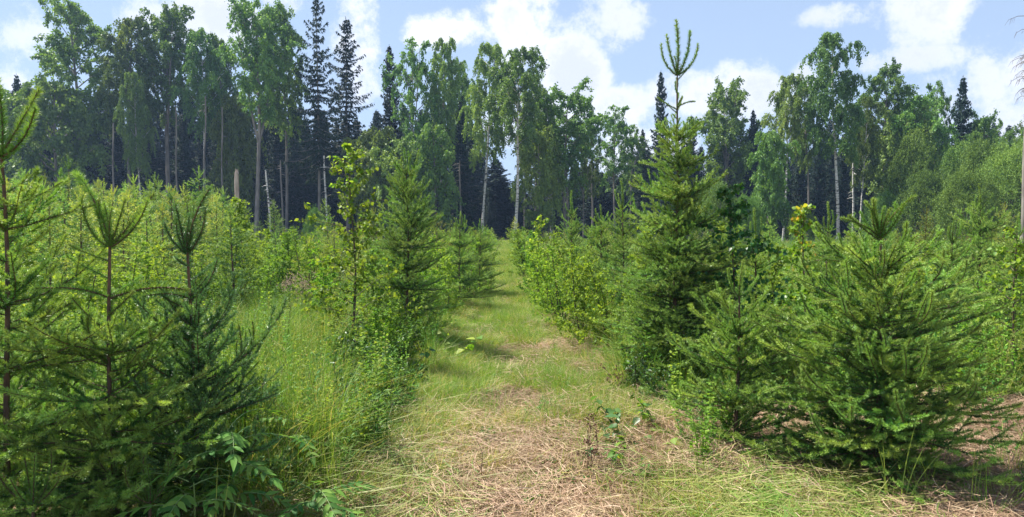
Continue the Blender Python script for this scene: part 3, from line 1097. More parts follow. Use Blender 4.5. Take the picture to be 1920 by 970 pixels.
def build_forest():
    random.seed(5)
    B = {}
    B['birch_a'] = broad_tree(20, 5.6, 1, base=.46, droop=1.0, asc=1.1, nleaf=13000, leaf=.19, lean=.6, bark='old_bark')
    B['birch_b'] = broad_tree(20, 6.2, 2, base=.40, droop=1.1, asc=1.0, nleaf=15000, leaf=.19, lean=-.7, bark='birch_bark', trunk_r=.15)
    B['birch_c'] = broad_tree(20, 5.2, 3, base=.50, droop=.9, asc=1.3, nleaf=11000, leaf=.19, lean=.9, bark='birch_bark', trunk_r=.14, hole=.1)
    B['aspen_a'] = broad_tree(20, 7.4, 4, base=.40, droop=.35, asc=1.1, nleaf=12500, leaf=.22, trunk_r=.2, hole=.18)
    B['aspen_b'] = broad_tree(20, 6.4, 5, base=.50, droop=.4, asc=1.2, nleaf=13500, leaf=.21, trunk_r=.24, fork=True)
    B['round_a'] = broad_tree(14, 7.5, 6, base=.28, droop=.3, asc=.85, nleaf=14000, leaf=.21, trunk_r=.15, fork=True, limbs=30, top_round=.45)
    B['open_a'] = broad_tree(16, 6.4, 7, base=.32, droop=.4, asc=1.1, nleaf=7000, leaf=.2, trunk_r=.13, fork=True, limbs=24, hole=.3)
    B['low_a'] = broad_tree(9, 5.5, 8, base=.10, droop=.7, asc=.9, nleaf=11000, leaf=.19, trunk_r=.09, limbs=34, tint=(.3, .9))
    B['low_b'] = broad_tree(9, 4.6, 9, base=.12, droop=.9, asc=1.0, nleaf=9500, leaf=.18, trunk_r=.08, limbs=30, tint=(.25, .85))
    B['willow'] = dome_shrub(8, 8.4, 10, nlobe=52, nleaf=56000, leaf=.125)
    B['willow_b'] = dome_shrub(7, 6.6, 12, nlobe=38, nleaf=40000, leaf=.12)
    B['willow_c'] = dome_shrub(8, 6.4, 13, nlobe=40, nleaf=42000, leaf=.125)
    Sp = {}
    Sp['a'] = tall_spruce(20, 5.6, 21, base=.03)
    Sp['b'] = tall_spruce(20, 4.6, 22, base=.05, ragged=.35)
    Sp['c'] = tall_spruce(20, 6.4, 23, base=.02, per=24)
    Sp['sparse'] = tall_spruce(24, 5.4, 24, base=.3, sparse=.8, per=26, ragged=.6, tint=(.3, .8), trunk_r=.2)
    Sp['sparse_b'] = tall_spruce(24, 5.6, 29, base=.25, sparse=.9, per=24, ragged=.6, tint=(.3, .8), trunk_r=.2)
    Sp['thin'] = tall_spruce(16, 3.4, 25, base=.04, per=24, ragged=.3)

    # front-row trees: name, mesh, canonical height, label, category, px, Y, top y, width scale, rz
    T = [
        ('aspen_tree', B['aspen_a'], 20, 'tall wide aspen with branching crown, leftmost tall tree of the forest edge', 'aspen', 150, 73, 4, 1.05, .4),
        ('birch_tree', B['birch_a'], 20, 'tall dense birch second from the left in the forest edge', 'birch', 246, 70, 18, 1.0, 1.2),
        ('birch_tree', B['birch_b'], 20, 'leaning pale-barked birch between two dense crowns at left forest edge', 'birch', 268, 67, 130, .65, 0.2),
        ('aspen_tree', B['aspen_b'], 20, 'tall slim aspen third in the left group with flat top', 'aspen', 322, 71, 14, .85, 2.0),
        ('birch_tree', B['birch_c'], 20, 'slender birch with bare pale trunk and notched top, left of the thick grey trunk', 'birch', 392, 69, 48, .9, 2.9),
        ('birch_tree', B['birch_a'], 20, 'narrow birch tucked just right of the notched one, trunk hidden', 'birch', 428, 72, 62, .7, 3.3),
        ('aspen_tree', B['aspen_b'], 20, 'very tall aspen with a thick grey trunk standing clear of the forest edge', 'aspen', 486, 64, 6, .82, .2),
        ('birch_tree', B['birch_a'], 20, 'tall dense birch right of the thick grey trunk', 'birch', 540, 68, 12, .82, 4.2),
        ('spruce_tree', Sp['sparse'], 24, 'very tall sparse spruce with long bare trunk, its tip above the photo', 'spruce', 600, 66, -18, .8, 1.0),
        ('spruce_tree', Sp['sparse_b'], 24, 'tall sparse spruce with upswept branches, second of the sparse pair', 'spruce', 653, 68, 32, 1.0, 2.4),
        ('spruce_tree', Sp['b'], 20, 'dark pointed spruce rising behind aspens right of the sparse pair', 'spruce', 733, 71, 84, .72, .7),
        ('aspen_tree', B['open_a'], 16, 'airy aspen with see-through crown beside the dark pointed spruce', 'aspen', 778, 68, 70, .72, 1.7),
        ('aspen_tree', B['birch_a'], 20, 'slim aspen with rounded top, right one of the airy pair', 'aspen', 830, 69, 70, .72, 5.0),
        ('birch_tree', B['birch_b'], 20, 'tall birch with drooping twigs and long pale trunk left of the path end', 'birch', 908, 63, 74, .85, 3.2),
        ('birch_tree', B['birch_c'], 20, 'leaning birch with wide crown straight above the end of the path', 'birch', 962, 60, 84, 1.15, .1),
        ('birch_tree', B['birch_a'], 20, 'small-crowned birch with branch tips reaching right into the sky', 'birch', 1005, 66, 130, .75, 4.0),
        ('birch_tree', B['round_a'], 14, 'round-topped broad tree with forked trunk right of the path end', 'broadleaf tree', 1060, 66, 165, .95, .2),
        ('aspen_tree', B['open_a'], 16, 'airy aspen with sky showing through it, left of the tall foreground spruce', 'aspen', 1152, 72, 196, .95, 1.1),
        ('aspen_tree', B['open_a'], 16, 'thin low aspen between the round-topped tree and the airy aspen', 'aspen', 1108, 76, 232, .6, 2.8),
        ('spruce_tree', Sp['b'], 20, 'dark narrow spruce behind the bare leader of the tall foreground spruce', 'spruce', 1236, 74, 132, .62, 0),
        ('broadleaf_tree', B['round_a'], 14, 'round bright crown above dark spruces right of the tall foreground spruce', 'broadleaf tree', 1360, 76, 158, .82, 1.3),
        ('birch_tree', B['birch_c'], 20, 'slender birch with leaning white trunk, left one of the right-hand birches', 'birch', 1466, 62, 134, .85, .0),
        ('birch_tree', B['birch_a'], 20, 'grey-green birch between the two white-trunked ones on the right', 'birch', 1512, 66, 150, .8, 2.2),
        ('birch_tree', B['birch_b'], 20, 'tallest birch on the right with bright white trunk', 'birch', 1566, 60, 56, 1.0, .15),
        ('birch_tree', B['birch_b'], 20, 'yellow-green drooping birch hanging right of the tallest white trunk', 'birch', 1614, 62, 175, .8, 3.6),
        ('aspen_tree', B['aspen_a'], 20, 'dark-leaved rounded aspen right of the tallest birch', 'aspen', 1655, 67, 118, .85, 3.0),
        ('spruce_tree', Sp['thin'], 16, 'dark blue-green spruce with pointed tip standing alone on the right skyline', 'spruce', 1796, 68, 142, .78, 0),
        ('broadleaf_tree', B['round_a'], 14, 'dark broad crown below the lone skyline spruce, on its left', 'broadleaf tree', 1718, 66, 176, .85, 3.5),
        ('aspen_tree', B['open_a'], 16, 'thin half-bare treetop left of the lone skyline spruce', 'aspen', 1748, 70, 150, .5, 4.4),
        ('birch_tree', B['low_a'], 9, 'low leafy birch with yellow-green foliage under the leftmost aspen', 'birch', 112, 68, 150, 1.0, 1.0),
        ('birch_tree', B['low_b'], 9, 'pale small tree at the far left edge of the forest', 'birch', 12, 74, 165, 1.2, 1.0),
        ('spruce_tree', Sp['a'], 20, 'dark spruce left of the leftmost aspen', 'spruce', 42, 72, 138, .62, 1.0),
        ('birch_tree', B['low_b'], 9, 'small leafy tree hanging over the trunk of the thick grey aspen', 'birch', 446, 69, 178, .8, 2.0),
        ('birch_tree', B['low_a'], 9, 'mid-height leafy birch beneath the dark pointed spruce', 'birch', 752, 61, 262, 1.15, 3.0),
        ('birch_tree', B['low_b'], 9, 'small leafy tree left of the dark pointed spruce, under sparse pair', 'birch', 705, 62, 235, 1.1, 4.0),
        ('birch_tree', B['low_b'], 9, 'small birch with light leaves below the airy aspen pair', 'birch', 815, 61, 230, .9, 5.0),
        ('birch_tree', B['low_b'], 9, 'light-leaved low birch under the slender right-hand birch', 'birch', 1440, 56, 245, .85, .7),
        ('birch_tree', B['low_a'], 9, 'mid-height birch crown in front of the round-topped tree', 'birch', 1010, 63, 240, .8, 1.7),
    ]
    for (n, me, c, lab, cat, px, Y, yt, ws, rz) in T:
        place_tree(n, me, c, lab, cat, px, Y, yt, ws, rz)

    T2 = [('aspen_tree', B['aspen_b'], 20, 'slim tree standing behind the leaning path-end birch', 'aspen', 985, 73, 205, .6, 1.0),
          ('aspen_tree', B['birch_a'], 20, 'dense tree filling in left of the round-topped forked tree', 'birch', 1034, 72, 188, .7, 2.0),
          ('aspen_tree', B['open_a'], 16, 'lower tree at the right shoulder of the round-topped tree', 'aspen', 1092, 71, 238, .7, 3.0),
          ('aspen_tree', B['open_a'], 16, 'small airy tree right beside the see-through aspen', 'aspen', 1182, 76, 232, .7, 5.0),
          ('spruce_tree', Sp['b'], 20, 'ragged small spruce right of the see-through aspen', 'spruce', 1203, 78, 240, .7, 0),
          ('spruce_tree', Sp['thin'], 16, 'small dark spruce tip left of the round bright crown', 'spruce', 1293, 77, 215, .8, 0),
          ('spruce_tree', Sp['b'], 20, 'dark spruce rising between round bright crown and leaning white birch', 'spruce', 1408, 76, 204, .7, 0),
          ('spruce_tree', Sp['b'], 20, 'dark spruce between the airy aspen pair and the drooping birch', 'spruce', 866, 69, 176, .7, 2),
          ('birch_tree', B['birch_c'], 20, 'thin birch in the gap right of the airy aspen pair', 'birch', 868, 72, 108, .7, 3.5),
          ('broadleaf_tree', B['round_a'], 14, 'bright broadleaf crown rising over the large round willow', 'broadleaf tree', 1838, 68, 216, .75, 3.5),
          ('broadleaf_tree', B['round_a'], 14, 'broadleaf crown at the right border above the willows', 'broadleaf tree', 1912, 70, 234, .7, 5.5),
          ('broadleaf_tree', B['low_a'], 9, 'green tree top between the dark broad crown and the large willow', 'broadleaf tree', 1690, 66, 205, .9, 1.5)]
    for (n, me, c, lab, cat, px, Y, yt, ws, rz) in T2:
        place_tree(n, me, c, lab, cat, px, Y, yt, ws, rz)

    # willows and low broad bushes on the right
    Wl = [('large rounded willow shrub at the right edge of the forest', 'willow', 1898, 52, 240, .72),
          ('round-topped willow just left of the large one', 'willow_b', 1842, 55, 236, .62),
          ('rounded willow shrub with pale top below the dark broad crown', 'willow_b', 1738, 54, 300, .8),
          ('tall domed willow left of the large one, under the lone spruce', 'willow_c', 1705, 60, 222, .62),
          ('low round willow shrub in front of the large one, second from the edge', 'willow_b', 1812, 47, 300, .85),
          ('high rounded willow behind the large one, reaching the skyline', 'willow_c', 1790, 60, 248, .7),
          ('pale willow at the very right edge of the picture', 'willow_b', 1925, 55, 240, .9),
          ('dark low willow by the foot of the aspen right of the tallest birch', 'willow_b', 1660, 57, 345, .85),
          ('yellow-green willow behind the broadleaf sapling, right of the tall foreground spruce', 'willow_b', 1345, 52, 325, .85),
          ('small grey-green willow left of the leaning white trunk', 'willow_b', 1400, 50, 352, .7),
          ('low dark willow between the two white birch trunks', 'willow_b', 1500, 54, 372, .7),
          ('small round willow shrub under the left forest trunks', 'willow_b', 590, 50, 378, .6)]
    for lab, k, px, Y, yt, ws in Wl:
        place_tree('willow_shrub', B[k], 7 if k == 'willow_b' else 8, lab, 'willow', px, Y, yt, ws)

    # dark spruces standing in rows behind the front trees
    def sky_line(px):
        return np.interp(px, [-600, 0, 60, 200, 450, 560, 620, 700, 760, 860, 905, 935, 950, 1000, 1015, 1040, 1070, 1100, 1190, 1215, 1290, 1330, 1400, 1450, 1600, 1700, 1800, 1900, 2300],
                         [150, 150, 160, 175, 170, 165, 215, 215, 205, 180, 250, 330, 375, 375, 345, 290, 300, 335, 350, 250, 250, 270, 235, 250, 205, 230, 220, 245, 240])
    keys = ['a', 'b', 'c']
    for row, (Y0, step) in enumerate(((77, 30), (85, 28), (94, 30), (106, 34), (123, 30))):
        px = -520.0 + row * 9
        while px < 2440:
            p = px + random.uniform(-9, 9)
            gap = 925 < p < 1035 or 1085 < p < 1205
            yl = float(sky_line(p)) + (random.uniform(-25, 8) if gap else random.uniform(-8, 50) + (18 if row == 0 else 0))
            Y = Y0 + random.uniform(-3, 3)
            px += step * random.uniform(.75, 1.2) * (.38 if gap else 1)
            out = p < -60 or p > 1980
            if out:
                px += step * 1.1
            if (gap and row < 1) or (row > 2 and not gap) or (out and row > 1):
                continue
            k = random.choice(keys)
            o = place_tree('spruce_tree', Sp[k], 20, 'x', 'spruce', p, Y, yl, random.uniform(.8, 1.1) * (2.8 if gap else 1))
            if out:
                tag(o, 'dark forest spruce continuing the forest beyond the %s border of the view' % ('left' if p < 0 else 'right'), group='spruces just outside the view')
                continue
            generic(o, 'dark forest spruce', p, Y, ((81, 'just behind the'), (89.5, 'in second row behind the'), (100, 'in third row behind the'), (113, 'in fourth row behind the'), (999, 'deepest behind the')),
                    'dark spruces standing behind the front trees of the forest')
    # bare stems standing at the forest edge: (px, y of top, y of bottom, Y, kind, lean px)
    trunks = [(383, 180, 340, 66, 'old_bark', 8, 'thin pale trunk leaning in the shade below the notched birch'),
              (419, 200, 350, 67, 'old_bark', 2, 'thin grey trunk left of the broken stump'),
              (216, 230, 330, 66, 'old_bark', 2, 'faint thin trunk in the shade under the second birch'),
              (508, 318, 395, 62, 'birch_bark', -6, 'crooked white birch trunk just right of the thick grey trunk'),
              (613, 290, 365, 62, 'birch_bark', -2, 'thin white trunk right of the tall bare spruce trunk'),
              (735, 330, 400, 64, 'old_bark', 1, 'thin dark trunk under the leafy birch left of the path end'),
              (862, 300, 400, 64, 'old_bark', 2, 'thin grey trunk left of the drooping birch'),
              (1032, 280, 420, 64, 'birch_bark', 3, 'thin straight birch trunk below the round-topped tree'),
              (1064, 290, 380, 66, 'old_bark', -2, 'grey trunk under the round-topped tree'),
              (1110, 300, 380, 72, 'old_bark', 0, 'thin trunk standing in the bright sky gap'),
              (1597, 300, 380, 62, 'birch_bark', 0, 'thin white trunk right of the tallest birch'),
              (530, 300, 400, 66, 'old_bark', 0, 'grey trunk behind the crooked white birch trunk'),
              (335, 200, 330, 68, 'old_bark', 0, 'faint grey trunk below the slim left aspen')]
    for px, y0, y1, Y, bk, ln, lab in trunks:
        H = Z_at(y0, Y)
        mb = MB()
        z = np.linspace(0, H, 12)
        tube(mb, np.stack([ln / F * Y * (z / H) + .06 * np.sin(z * .7), 0 * z, z], -1), np.linspace(.095, .06, 12), 7, wob=.05)
        for k in range(9):
            zz = H * random.uniform(.55, .97)
            a = random.uniform(0, 6.28)
            l = random.uniform(.3, .8)
            b0 = np.array([ln / F * Y * (zz / H), 0, zz])
            tube(mb, [b0, b0 + np.array([math.cos(a) * l * .6, math.sin(a) * l * .6, -l * .05]), b0 + np.array([math.cos(a) * l, math.sin(a) * l, -l * .25])], [.025, .015, .006], 4)
        o = obj('bare_trunk', mb.mesh('bare_trunk', [bk], smooth=True), None, (X_at(px, Y), Y, -.05))
        tag(o, lab, 'tree trunk')
    # broken stump
    mb = MB()
    H = Z_at(322, 52)
    z = np.linspace(0, H, 10)
    tube(mb, np.stack([.03 * np.sin(z), 0 * z, z], -1), np.linspace(.19, .13, 10), 10, wob=.08, cap=False)
    for k in range(6):
        a = k * 1.05
        tube(mb, [(.09 * math.cos(a), .09 * math.sin(a), H - .1), (.08 * math.cos(a), .08 * math.sin(a), H + random.uniform(.05, .4))], [.06, .01], 4)
    o = obj('broken_stump', mb.mesh('broken_stump', ['dead_wood'], smooth=True), None, (X_at(447, 52), 52, -.05))
    tag(o, 'pale broken-off dead trunk standing in front of the dark left forest', 'dead trunk')
    # dead tree at the right border: trunk with bare drooping twigs
    Y = 30
    H = Z_at(20, Y)
    t = empty('dead_tree', (X_at(1917, Y), Y, -.05))
    tag(t, 'dead bare conifer with drooping leafless twigs at the right border', 'dead tree')
    mb = MB()
    z = np.linspace(0, H, 12)
    tube(mb, np.stack([.03 * np.sin(z), 0 * z, z], -1), np.linspace(.14, .03, 12), 8, wob=.04)
    obj('trunk', mb.mesh('dead_trunk', ['old_bark'], smooth=True), t)
    for k in range(46):
        zz = H * random.uniform(.55, .99)
        a = random.uniform(0, 6.28)
        l = random.uniform(.35, .95)
        mb = MB()
        pts = [(0, 0, 0), (l * .5, 0, .02), (l * .85, 0, -.10), (l, 0, -.32)]
        tube(mb, pts, [.016, .01, .006, .003], 4)
        for q in range(4):
            f = random.uniform(.3, .9)
            b0 = np.array([l * f, 0, -.05])
            tube(mb, [b0, b0 + np.array([.06, random.uniform(-.15, .15), -random.uniform(.1, .28)])], [.005, .002], 3)
        obj('bare_branch', mb.mesh('bare_branch', ['twig']), t, (0, 0, zz), (0, 0, a))


build_forest()

# ------------------------------------------------------------------ near spruces


def surface_shoots(t, kind, H, len_fn, n, z0, z1, seed):
    """curled new shoots standing out of the crown of a spruce, each rooted on an inner branch"""
    random.seed(seed)
    for k in range(n):
        z = random.uniform(z0, z1)
        a = random.uniform(0, 6.28)
        r = len_fn(H - z) * random.uniform(.45, .8)
        add_branch(t, kind, z + .05 + r * .1, a + random.uniform(-.5, .5), rad(random.uniform(5, 50)), random.uniform(.12, .22), math.cos(a) * r, math.sin(a) * r, True, 'shoot', random.choice((1, 4, 1, 0)))


def build_near_spruces():
    near_spruce('young_spruce', 'young spruce cut by the left border, long branch sweeping up at its top', 6, 3.25, 2.2, kind='thick', whorl=.34, maxlen=.62, lead=.30, seed=3,
                top=[(5, 56, .33, 0), (80, 80, .35, 0), (150, 30, .3, 1), (260, 30, .3, 1), (340, 10, .34, 1)], top_elev=45, low_elev=-4, r0=.024, nb=(6, 8), inter=5)
    near_spruce('young_spruce', 'young spruce left of its twin, stout shoots splayed like fingers on a reddish leader', 205, 3.3, 1.80, kind='thick', whorl=.25, maxlen=.56, lead=.31, seed=8,
                top=[(180, 84, .38, 4), (180, 18, .27, 2), (172, 50, .23, 1), (95, 84, .2, 0), (0, 68, .23, 0), (4, 46, .31, 0), (0, 22, .30, 1), (270, 78, .18, 0)], top_elev=38, low_elev=-2, r0=.02, nb=(6, 8), inter=5, cand_until=.8)
    near_spruce('young_spruce', 'young dark blue-green spruce with a tight bundle of upright shoots, right of the finger-topped one', 356, 3.6, 1.72, kind='dark', cand_until=.62, whorl=.24, maxlen=.52, lead=.29, seed=12,
                top=[(0, 90, .34, 4), (180, 48, .22, 1), (170, 72, .25, 0), (20, 76, .24, 0), (270, 78, .2, 0), (0, 40, .25, 1), (190, 30, .2, 1)], top_elev=58, low_elev=8, r0=.02, nb=(5, 7), inter=5)
    near_spruce('tall_young_spruce', 'tallest young spruce right of the path, long bare leader with candelabra shoots against the sky', 1268, 6.86, 3.56, kind='green', whorl=.32, maxlen=.74, lead=.50, seed=21,
                top=[(0, 84, .50, 0), (178, 66, .38, 0), (185, 20, .34, 2), (5, 50, .42, 1), (355, 16, .37, 2), (270, 60, .18, 1)], top_elev=48, low_elev=-8, nb=(8, 9), inter=9, r0=.034, cand_until=1.05,
                len_fn=lambda u: .22 if u < 1.05 else min(.76, .26 + (u - 1.05) * .33))
    bs = near_spruce('bushy_spruce', 'broad bushy spruce at the right front, thick curling shoots twisted on its top', 1652, 4.35, 1.80, cand_until=.42, kind='thick', whorl=.23, maxlen=.82, lead=.24, seed=31,
                top=[(0, 76, .30, 4), (10, 20, .26, 2), (350, 35, .24, 1), (180, 40, .24, 2), (170, 70, .24, 0), (200, 90, .24, 4), (90, 70, .24, 0), (270, 76, .22, 4), (185, 50, .26, 4), (150, 30, .2, 1), (240, 60, .2, 0)], top_elev=44, low_elev=-6,
                nb=(7, 9), inter=8, r0=.026, len_fn=lambda u: min(.78, .20 + u * .56))
    surface_shoots(bs, 'thick', 1.8, lambda u: min(.78, .20 + u * .56), 150, .25, 1.45, 5)
    near_spruce('low_spruce', 'low spruce with thin upright shoots pressed against the left of the bushy front one', 1385, 4.8, 1.38, kind='thick', whorl=.26, maxlen=.68, lead=.24, seed=37, nb=(6, 8), inter=7, top_elev=46, low_elev=4,
                len_fn=lambda u: min(.62, .16 + u * .50), cand=(3, 4), cand_len=.2)
    near_spruce('young_spruce', 'full spruce with curved top shoots left of the path, behind the young birch', 764, 9.2, 2.58, kind='green', whorl=.34, maxlen=.66, lead=.32, seed=41, nb=(6, 8), inter=7, top_elev=50, low_elev=-4,
                len_fn=lambda u: min(.66, .18 + u * .42), cand=(5, 6), cand_len=.34, )
    near_spruce('young_spruce', 'light green spruce with curved leader against the sky gap, left of the tallest one', 1168, 10.0, 2.28, kind='green', whorl=.36, maxlen=.6, lead=.4, seed=43, nb=(5, 7), inter=5,
                len_fn=lambda u: min(.6, .12 + u * .32))
    near_spruce('young_spruce', 'spruce with a tall spindly leader beyond the shrubs right of the path', 1072, 14.0, 2.3, kind='green', whorl=.4, maxlen=.6, lead=.45, seed=44, nb=(5, 7), inter=5, len_fn=lambda u: min(.6, .1 + u * .3))
    near_spruce('young_spruce', 'leafy spruce whose curved shoots show just left of the light green one', 1128, 11.5, 1.98, kind='green', whorl=.36, maxlen=.62, lead=.3, seed=45, nb=(6, 8), inter=5, len_fn=lambda u: min(.62, .2 + u * .4))
    near_spruce('young_spruce', 'spruce with a wide top of curved shoots left of the path bend', 862, 13.5, 1.9, kind='green', whorl=.36, maxlen=.6, lead=.3, seed=46, nb=(6, 8), inter=5, len_fn=lambda u: min(.62, .2 + u * .4))
    near_spruce('young_spruce', 'spruce nearest the path bend on its left side', 900, 16.0, 1.82, kind='green', whorl=.36, maxlen=.6, lead=.3, seed=47, nb=(6, 8), inter=5, len_fn=lambda u: min(.6, .2 + u * .4))
    near_spruce('young_spruce', 'open spruce with dark thin branches right of the curling-topped front one', 1783, 8.2, 1.75, kind='green', whorl=.36, maxlen=.55, lead=.32, seed=48, nb=(4, 6), inter=4, len_fn=lambda u: min(.6, .1 + u * .45))
    near_spruce('young_spruce', 'full spruce with a tall pointed top further back at the right', 1836, 10.5, 2.2, kind='green', whorl=.36, maxlen=.7, lead=.36, seed=49, nb=(6, 8), inter=6, len_fn=lambda u: min(.75, .15 + u * .42))
    near_spruce('young_spruce', 'spruce at the right border behind the bright birch shrub', 1905, 9.0, 1.75, kind='green', whorl=.34, maxlen=.7, lead=.3, seed=50, nb=(6, 8), inter=5, len_fn=lambda u: min(.7, .15 + u * .45))
    near_spruce('young_spruce', 'spruce with forked spindly leader just left of the yellowing birch', 1418, 8.6, 1.82, kind='green', whorl=.36, maxlen=.5, lead=.36, seed=51, nb=(5, 6), inter=4, len_fn=lambda u: min(.5, .1 + u * .3))
    near_spruce('young_spruce', 'small spruce with feathery leader behind the yellowing birch', 1552, 9.5, 1.95, kind='green', whorl=.36, maxlen=.5, lead=.36, seed=52, nb=(5, 6), inter=4, len_fn=lambda u: min(.5, .1 + u * .3))
    near_spruce('small_spruce', 'low spruce filling the shade between the two front left spruces', 290, 3.9, 1.12, kind='green', whorl=.22, maxlen=.6, lead=.2, seed=53, nb=(6, 8), inter=6, len_fn=lambda u: min(.6, .15 + u * .55))
    near_spruce('small_spruce', 'low spruce with curved tips at the tall grass, right of the blue-green one', 452, 4.2, .98, kind='green', whorl=.2, maxlen=.5, lead=.2, seed=54, nb=(6, 8), inter=6, len_fn=lambda u: min(.5, .12 + u * .5))
    near_spruce('spruce_seedling', 'bright small spruce seedling at the bottom border in the left shade', 270, 3.05, .52, kind='green', whorl=.14, maxlen=.28, lead=.15, seed=55, nb=(5, 6), inter=4, len_fn=lambda u: min(.28, .1 + u * .4))
    near_spruce('spruce_seedling', 'bright spruce seedling in the bottom left corner', 40, 2.9, .62, kind='green', whorl=.16, maxlen=.28, lead=.2, seed=56, nb=(4, 6), inter=3, len_fn=lambda u: min(.28, .1 + u * .35))
    near_spruce('small_spruce', 'spruce with fan-like branches behind the left-border one', 90, 4.6, 1.35, kind='green', whorl=.26, maxlen=.6, lead=.25, seed=57, nb=(6, 8), inter=5, len_fn=lambda u: min(.6, .15 + u * .45))


build_near_spruces()

# ------------------------------------------------------------------ near broadleaved saplings with single leaves


def leaf_mesh(name, mat, L=.05, W=.042, tint=.5, serr=0, tipw=.25):
    """broad leaf with a midrib fold, base at origin, along +X, hanging slightly"""
    xs = np.array([0, .12, .3, .5, .72, .88, 1.0])
    ws = np.array([.04, .62, 1.0, .92, .55, tipw, 0.0])
    n = len(xs)
    mid = np.stack([xs * L, 0 * xs, -.10 * L * xs ** 2], -1)
    lf = mid + np.stack([0 * xs, ws * W * .5, ws * W * .13], -1)
    rt = mid + np.stack([0 * xs, -ws * W * .5, ws * W * .13], -1)
    V = np.concatenate([mid, lf, rt])
    f = []
    for i in range(n - 1):
        f.append([i, i + 1, n + i + 1, n + i])
        f.append([i, 2 * n + i, 2 * n + i + 1, i + 1])
    mb = MB()
    mb.add(V, f, tint)
    return mb.mesh(name, [mat])


def leafy_sapling(name, label, cat, px, Y, H, W, mat, nleaf, seed, leaf=.05, width=.042, n_single=240, tints=(.2, .45, .7, .95), base=.15, nbr=24, upright=.8, top_leaf_fac=1.0, stem_mat='twig', lean=0, bias=None, aspect=None):
    st = np.random.default_rng(seed)
    x = X_at(px, Y)
    root = empty(name, (x, Y, float(gz(x, Y)) - .02))
    tag(root, label, cat)
    tb = MB()
    z = np.linspace(0, H, 12)
    f = z / H
    pts = np.stack([lean * f ** 1.4 + .03 * np.sin(z * 3 + seed), .03 * np.cos(z * 2.3), z], -1)
    tube(tb, pts, np.linspace(.006 + .005 * H, .0025, 12), 6)
    obj('stem', tb.mesh('sapling_main_stem', [stem_mat], smooth=True), root)
    pos = []
    for k in range(nbr):
        g = base + (1 - base) * (k + .5) / nbr
        P = np.array([np.interp(g, f, pts[:, j]) for j in range(3)])
        ln = W * .55 * (1.12 - g) ** .7 * st.uniform(.6, 1.15)
        a = k * 2.4 + st.uniform(-.5, .5)
        D = unit(np.array([math.cos(a), math.sin(a), upright * st.uniform(.5, 1.3)]))
        t = np.linspace(0, 1, 6)[:, None]
        tp = P + D * ln * t + np.array([0, 0, -1]) * ln * .22 * t * t + np.cumsum(st.normal(0, ln * .02, (6, 3)), 0)
        tb = MB()
        tube(tb, tp - P, np.linspace(.0045, .0012, 6), 4)
        c = max(4, int(nleaf / nbr * .75 * (.5 + ln / (W * .55))))
        twigs = [tp]
        for q in range(3):
            i = st.integers(1, 5)
            D2 = unit(D + st.normal(size=3) * .7)
            e = tp[i] + D2 * ln * st.uniform(.25, .5)
            tube(tb, np.stack([tp[i] - P, e - P]), [.002, .001], 3, cap=False)
            twigs.append(np.stack([tp[i], e]))
        obj('twig', tb.mesh('sapling_twig', [stem_mat]), root, P)
        for tw in twigs:
            Pq, Tq, fq = sample_poly(tw, max(2, int(c / 3)), st)
            for p_, t_ in zip(Pq, Tq):
                pos.append((p_, t_, g))
    Pq, Tq, _ = sample_poly(pts[5:], int(nleaf * .035), st)
    pos += [(p_, t_, 1.0) for p_, t_ in zip(Pq, Tq)]
    # the leaves that face the viewer and stand on top are objects, the rest one mass
    order = np.argsort([-(-p[0][1] * .8 + p[0][2] * .5 + st.uniform(0, .25)) for p in pos])
    single = set(order[:n_single].tolist())
    lm = [leaf_mesh(name + '_leaf', mat, leaf, width, tt) for tt in tints]
    A, B, C, Sz = [], [], [], []
    for i, (p_, t_, g) in enumerate(pos):
        D = t_ * .35 + st.normal(size=3) * .6
        D[2] -= .45
        D = D / np.linalg.norm(D)
        p_ = p_ + st.normal(size=3) * leaf * .25
        if bias is not None:
            ti = bias(p_, st)
        else:
            ti = st.integers(0, len(tints))
        s = st.uniform(.6, 1.15)
        if i in single:
            q = Vector(D).to_track_quat('X', 'Z').to_euler()
            o = obj('leaf', lm[ti], root, p_, (0, 0, 0), s)
            m3 = q.to_matrix() @ Matrix.Rotation(st.uniform(-1.3, 1.3), 3, 'X')
            o.rotation_euler = m3.to_euler()
        else:
            A.append(p_)
            B.append(D)
            C.append(tints[ti])
            Sz.append(s * leaf)
    if A:
        mb = MB()
        leaves(mb, np.array(A), np.array(B), np.array(Sz), np.array(C), aspect=width / leaf * 1.05)
        o = obj('leaves', mb.mesh('leaf_mass', [mat]), root)
        tag(o, kind='stuff')
    return root


